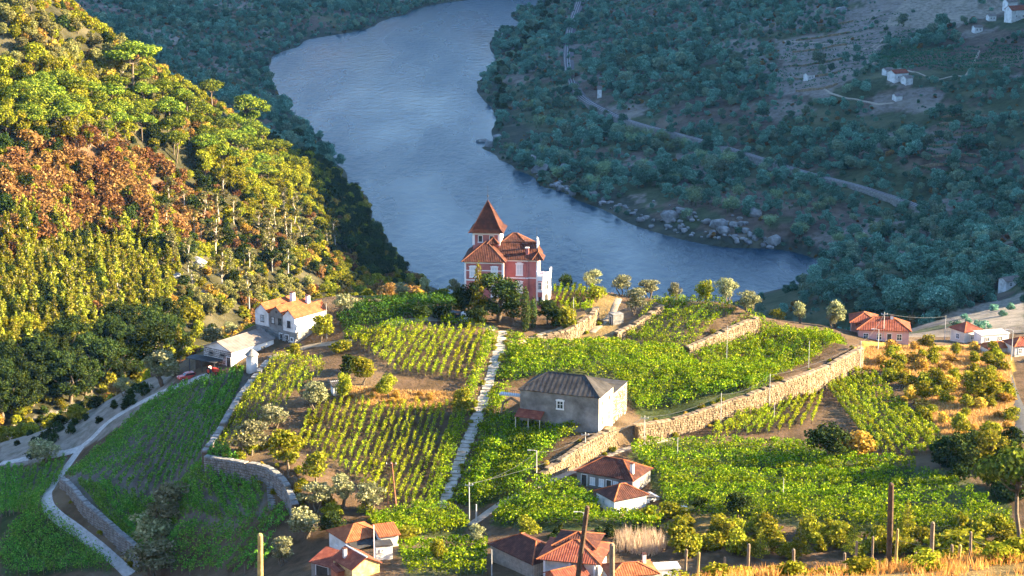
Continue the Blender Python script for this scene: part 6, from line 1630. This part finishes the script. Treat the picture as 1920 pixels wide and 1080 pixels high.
# ------------------------------------------------------------------ utility poles, lamps, mast
M_POLE = surf_mat('concrete_pole', (.34, .33, .31), (.50, .48, .45), 3, .8, .1)
PT = {}
def pole(key, px, foot, top, label, arm=False, lamp=False, r=.11, mat=None, ins=True):
    p = at(px, foot); h = pm(foot - top, p) / .955; o = empty('street_lamp' if lamp else 'utility_pole', p)
    m = MB(); m.tube([(0, 0, -.6), (0, 0, h)], [r, r * .65], 8); m.build('shaft', mat or M_POLE, o)
    if arm:
        m = MB(); m.box(-.7, .7, -.05, .05, h - .55, h - .43); c = m.build('crossarm', mat or M_POLE, o)
        for x in (-.6, 0, .6): q = MB(); q.tube([(x, 0, h - .43), (x, 0, h - .2)], [.05, .035], 6); q.build('insulator', M_TRIM, c)
    if lamp:
        m = MB(); m.tube([(0, 0, h - .1), (-.5, -.1, h + .1), (-1.1, -.2, h + .12)], .04, 5); a = m.build('arm', mat or M_POLE, o)
        m = MB(); m.box(-1.6, -1.0, -.3, -.1, h + .05, h + .18); m.build('lamp_head', M_CONC, a)
    tag(o, label, 'street lamp' if lamp else 'pole'); PT[key] = p + Vector((0, 0, h - .25))
pole('a', 1006, 908, 846, 'grey street lamp at the lower end of the stone lane', lamp=True)
pole('b', 1097, 866, 812, 'grey pole in front of the sunlit lane wall', arm=True)
pole('c', 1208, 836, 780, 'grey pole between the annex and the long stone wall', arm=True)
pole('d', 1351, 798, 738, 'thin dark pole before the long wall, left of middle', r=.08)
pole('e', 1442, 770, 702, 'thin dark pole before the long wall, right of middle', r=.08)
pole('f', 1612, 700, 640, 'pole at the right end of the long stone wall', r=.09)
pole('g', 1656, 640, 586, 'pale pole in front of the pink house', arm=True)
pole('h', 1646, 660, 618, 'short grey street lamp left of the pink house pole', lamp=True)
pole('i', 1771, 640, 592, 'thin grey pole between pink house and small villa', r=.08)
pole('j', 1847, 642, 602, 'thin pole before the flat white building', r=.08)
pole('k', 1896, 676, 620, 'street lamp beside the asphalt road', lamp=True)
pole('l', 1270, 868, 822, 'slim pole standing in the upper part of the wide trellis', r=.07)
pole('m', 1468, 942, 896, 'slim pole standing in the lower part of the wide trellis', r=.07)
pole('n', 1451, 792, 756, 'slim stake pole at the left side of the small wall field', r=.06)
pole('o', 1094, 998, 960, 'short street lamp behind the leaning tarred pole', lamp=True, r=.09)
pole('p', 880, 984, 904, 'tall grey pole at the lower end of the white path', arm=True)
pole('q', 893, 978, 946, 'short stone post at the foot of the white path', r=.16)
pole('r', 702, 1060, 984, 'tall white flagpole like mast in the left house cluster', mat=M_TRIM, r=.09)
pole('s', 922, 1080, 1030, 'dark pole left of the slatted barn', r=.09)
pole('t', 1075, 612, 560, 'thin pole in the garden below the mansion vines', r=.07)
pole('u', 1516, 690, 640, 'thin pole on the terrace behind the wall bend', r=.06)
pole('v', 1362, 690, 612, 'thin pole rising from the terrace below the upper wall', r=.06)
pole('w', 613, 635, 570, 'thin pole behind the farmhouse corner tree', r=.07)
def w2(a, b, label, sag=1.0): wire(label, PT[a], PT[b], sag, .03, 'power_line', 'power line')
w2('a', 'b', 'power line from the lane lamp up to the wall pole'); w2('b', 'c', 'power line along the sunlit lane wall'); w2('c', 'd', 'power line from annex pole to first dark pole'); w2('d', 'e', 'power line between the two dark poles at the long wall')
w2('e', 'f', 'power line over the bend of the long wall'); w2('f', 'g', 'power line from wall end to pink house pole'); w2('g', 'i', 'power line passing over the pink house', .6); w2('i', 'k', 'power line from thin pole to road lamp', .8); w2('p', 'a', 'power line from path pole to lane lamp')
wire('power line crossing the front of the grey roofed house', PT['p'], PT['c'], 1.5, .03, 'power_line', 'power line')
wire('long power line sweeping over the lower right slope', PT['c'], PT['m'], 2.0, .03, 'power_line', 'power line')

def mast():
    p = at(735, 960); h = pm(98, p) / .955; o = empty('lattice_mast', p); tag(o, 'rusty lattice steel mast at the foot of the lower field', 'mast')
    m = {}
    M_RUST = surf_mat('rusty_steel', (.20, .08, .04), (.34, .15, .08), 4, .8, .2)
    def corner(s, t, z): w = 1.5 * (1 - z / h) + .12; return (s * w * .5 * 1.0, t * w * .5, z)
    for s, t in ((-1, -1), (1, -1), (1, 1), (-1, 1)):
        q = MB(); q.tube([corner(s, t, -.4), corner(s, t, h * .95)], .07, 5); q.build('leg', M_RUST, o)
    q = MB(); lv = np.linspace(0, h * .92, 8)
    for a, b in zip(lv[:-1], lv[1:]):
        for (s, t), (s2, t2) in (((-1, -1), (1, -1)), ((1, -1), (1, 1)), ((1, 1), (-1, 1)), ((-1, 1), (-1, -1))):
            q.tube([corner(s, t, a), corner(s2, t2, b)], .035, 4); q.tube([corner(s, t, b), corner(s2, t2, b)], .03, 4)
    q.build('bracing', M_RUST, o)
    q = MB(); q.box(-.9, .9, -.06, .06, h * .9, h * .9 + .12); c = q.build('crossarm', M_RUST, o)
    for x in (-.8, 0, .8): q = MB(); q.tube([(x, 0, h * .9 + .12), (x, 0, h * .9 + .4)], .05, 6); q.build('insulator', M_TRIM, c)
mast()

# ------------------------------------------------------------------ vehicles
M_CARRED = surf_mat('red_paint', (.45, .03, .02), (.52, .05, .03), 1, .35, 0, spec=.5, coord='Object')
M_CARWHITE = surf_mat('white_paint', (.72, .72, .70), (.78, .78, .76), 1, .35, 0, spec=.5, coord='Object')
M_TYRE = surf_mat('tyre_rubber', (.02, .02, .02), (.035, .035, .035), 3, .9, .1, coord='Object')
def wheel(root, x, y, r, w, rim=M_CONC):
    m = MB(); m.tube([(x, y - w / 2, r), (x, y + w / 2, r)], r, 16); t = m.build('wheel', M_TYRE, root)
    m = MB(); m.tube([(x, y - w / 2 - .015, r), (x, y + w / 2 + .015, r)], r * .55, 12); m.build('rim', rim, t)
def extr(prof, y0, y1, taper=0.0):
    n = len(prof); zm = max(z for _, z in prof)
    V = [(x, y0 + taper * z / zm, z) for x, z in prof] + [(x, y1 - taper * z / zm, z) for x, z in prof]
    return V, [tuple(range(n)), tuple(range(2 * n - 1, n - 1, -1))] + [(i, n + i, n + (i + 1) % n, (i + 1) % n) for i in range(n)]
def car(pix, rz, label):
    p = at(*pix); o = empty('parked_car', p, R(rz)); tag(o, label, 'car')
    m = MB(); m.add(*extr([(-1.95, .3), (1.95, .3), (2.0, .62), (1.85, .82), (.85, .92), (.4, 1.4), (-1.2, 1.42), (-1.7, .95), (-2.0, .85)], -.8, .8, .14)); m.build('body', M_CARRED, o)
    g = MB(); g.add(*extr([(.72, .95), (.38, 1.34), (-1.12, 1.36), (-1.5, .97)], -.79, .79, .1)); g.build('side_window', M_GLASS, o)
    m = MB(); m.add([(.86, -.58, .95), (.86, .58, .95), (.43, .55, 1.37), (.43, -.55, 1.37)], [(0, 1, 2, 3)]); m.build('windscreen', M_GLASS, o)
    for x in (-1.25, 1.25):
        for y in (-.74, .74): wheel(o, x, y, .31, .2)
    for y in (-.55, .55): m = MB(); m.box(1.9, 2.0, y - .16, y + .16, .6, .74); m.build('headlight', M_TRIM, o)
car((352, 712), -150, 'small red car parked at the top end of the pale track')
def tractor(pix, rz, label):
    p = at(*pix); o = empty('tractor', p, R(rz)); tag(o, label, 'tractor')
    m = MB(); m.add(*extr([(-.2, .6), (1.7, .6), (1.75, 1.2), (-.2, 1.35)], -.35, .35, .05)); m.build('hood', M_CARRED, o)
    m = MB(); m.add(*extr([(-1.3, .6), (-.2, .6), (-.2, 1.0), (-.9, 1.05), (-1.1, 1.5), (-1.3, 1.5)], -.5, .5)); m.build('seat_deck', M_CARRED, o)
    for y in (-.7, .7): wheel(o, -.8, y, .72, .35, M_CARRED)
    for y in (-.55, .55): wheel(o, 1.3, y, .42, .22, M_CARRED)
    m = MB(); m.tube([(.9, .2, 1.3), (.9, .2, 2.0)], .05, 6); m.build('exhaust', M_IRON, o)
    m = MB(); m.tube([(-.15, 0, 1.3), (-.4, 0, 1.6)], .04, 5); m.build('steering_column', M_IRON, o)
tractor((402, 703), -40, 'red tractor standing in the shade of the lean-to shelter')
def truck(pix, rz, label):
    p = at(*pix); o = empty('parked_truck', p, R(rz)); tag(o, label, 'truck')
    m = MB(); m.add(*extr([(.9, .4), (2.4, .4), (2.45, 1.1), (2.15, 1.25), (1.85, 1.95), (.9, 2.0)], -.88, .88, .1)); m.build('cab', M_CARWHITE, o)
    m = MB(); m.add([(2.17, -.7, 1.28), (2.17, .7, 1.28), (1.89, .66, 1.9), (1.89, -.66, 1.9)], [(0, 1, 2, 3)]); m.build('windscreen', M_GLASS, o)
    for y in (-.9, .9): m = MB(); m.box(1.1, 1.8, y - .02, y + .02, 1.2, 1.8); m.build('side_window', M_GLASS, o)
    m = MB(); m.box(-2.5, .85, -.95, .95, .55, .75); m.build('bed', M_IRON, o)
    for y in (-.95, .9): m = MB(); m.box(-2.5, .85, y, y + .05, .75, 1.2); m.build('side_board', M_IRON, o)
    m = MB(); m.box(-2.5, -2.45, -.9, .9, .75, 1.2); m.build('tailgate', M_IRON, o)
    m = MB(); m.box(-2.5, .85, -.95, .95, 1.9, 1.98); m.box(-2.45, -2.37, -.9, -.82, 1.2, 1.9); m.box(-2.45, -2.37, .82, .9, 1.2, 1.9); m.build('cargo_cover', M_IRON, o)
    for x in (-1.7, 1.7):
        for y in (-.85, .85): wheel(o, x, y, .38, .25)
    for y in (-.65, .65): m = MB(); m.box(2.4, 2.47, y - .14, y + .14, .75, .92); m.build('headlight', M_TRIM, o)
truck((858, 603), -12, 'white fronted pickup truck parked in the shade before the mansion')

# dry reeds behind the bottom houses
L_REED = leaf_mat('dry_reeds', (.42, .32, .18), (.60, .48, .30), (.70, .60, .42), .3, .1)
blades('dry_reeds', 'stand of tall tan reeds above the orange roofed house', *poly_pts([(1150, 1035), (1165, 1012), (1235, 1010), (1250, 1030), (1225, 1045)], 1300), 2.3, L_REED, .05, .16)

# weeds rooted in and under the stone walls
for key, w, nm in (('road_wall', 26, 'the long sunlit wall'), ('house_wall', 8, 'the lane wall'), ('garden_wall', 8, 'the curved garden wall'), ('bend_wall', 8, 'the dark terrace wall'), ('terrace_wall', 6, 'the upper terrace wall'), ('lane_wall', 8, 'the farm track wall')):
    P = WALLS[key]['xyz']; s_ = np.concatenate([[0], np.cumsum(np.hypot(*np.diff(P[:, :2], axis=0).T))])
    for i in range(w):
        q = random.random() * s_[-1]; x = float(np.interp(q, s_, P[:, 0])); y = float(np.interp(q, s_, P[:, 1]))
        k = min(len(P) - 2, int(np.searchsorted(s_, q)) - 1 if q > 0 else 0); dd = P[k + 1, :2] - P[k, :2]; dd = dd / np.hypot(*dd)
        o_ = np.array([-dd[1], dd[0]]) * WALLS[key]['flip'] * (1.2 if random.random() < .6 else -1.4)
        plant(random.choice(['gbush', 'gbush', 'golden']), ground(x + o_[0], y + o_[1]) - Vector((0, 0, .15)), random.uniform(.2, .5), 1.2, 'weedy tuft growing at ' + nm, 'weeds at ' + nm)

# weeds creeping over the white path
for i in range(60):
    q = random.random() * seg[-1]; x = float(np.interp(q, seg, pl[:, 0])); y = float(np.interp(q, seg, pl[:, 1])); sd_ = random.choice((-1, 1)) * random.uniform(.8, 1.35)
    plant('gbush', ground(x + sd_, y) - Vector((0, 0, .1)), random.uniform(.15, .42), 1.2, 'green tuft creeping over the edge of the white path', 'tufts along the white path')
# low dry stone terrace walls on the far slope
def low_wall(label, pix, h=1.3):
    line = smooth_line([at(*p) for p in pix], 8); g = ground(*line[0]); root = empty('terrace_wall', g)
    d = np.gradient(line, axis=0); d /= np.linalg.norm(d, axis=1, keepdims=True); n_ = np.stack([-d[:, 1], d[:, 0]], 1); V = []; F = []
    for i in range(len(line)):
        z = float(H(*line[i])) - g.z; hh = h * random.uniform(.7, 1.15)
        for s2, zz in ((-.35, z - .8), (-.3, z + hh), (.3, z + hh), (.35, z - .8)): V.append((line[i][0] + n_[i][0] * s2 - g.x, line[i][1] + n_[i][1] * s2 - g.y, zz))
    for i in range(len(line) - 1):
        for j in range(4): F.append((i * 4 + j, i * 4 + (j + 1) % 4, (i + 1) * 4 + (j + 1) % 4, (i + 1) * 4 + j))
    obj('masonry', mesh_data('masonry', V, F, M_STONE), root); tag(root, label, 'terrace wall', 'far terrace walls', 'thing')
for i, y in enumerate((218, 236, 254, 272, 292, 312)): low_wall(f'low terrace wall on the far right stepped slope, {words_[i] if i else "first"} from the top', [(1765 - i * 8, y + 4), (1810, y), (1850, y + 2)])
for i, y in enumerate((48, 70, 92, 118, 142, 166)): low_wall(f'low terrace wall on the bare far slope, {words_[i] if i else "first"} from the top', [(1480 + abs(3 - i) * 6, y + 8), (1540, y + 2), (1600 - i * 6, y - 6)])

# ------------------------------------------------------------------ the air over the valley
def haze():
    mb = MB(); mb.box(-3500, 3500, -300, 3400, -60, 530)
    m, n, out = new_mat('valley_haze')
    v = N(n, 'ShaderNodeVolumePrincipled')
    v.inputs['Color'].default_value = (.18, .50, 1.0, 1)
    v.inputs['Density'].default_value = HAZE
    v.inputs['Anisotropy'].default_value = 0.0
    n.links.new(v.outputs[0], out.inputs['Volume'])
    tag(mb.build('haze', m), kind='stuff')
HAZE = .000018
haze()
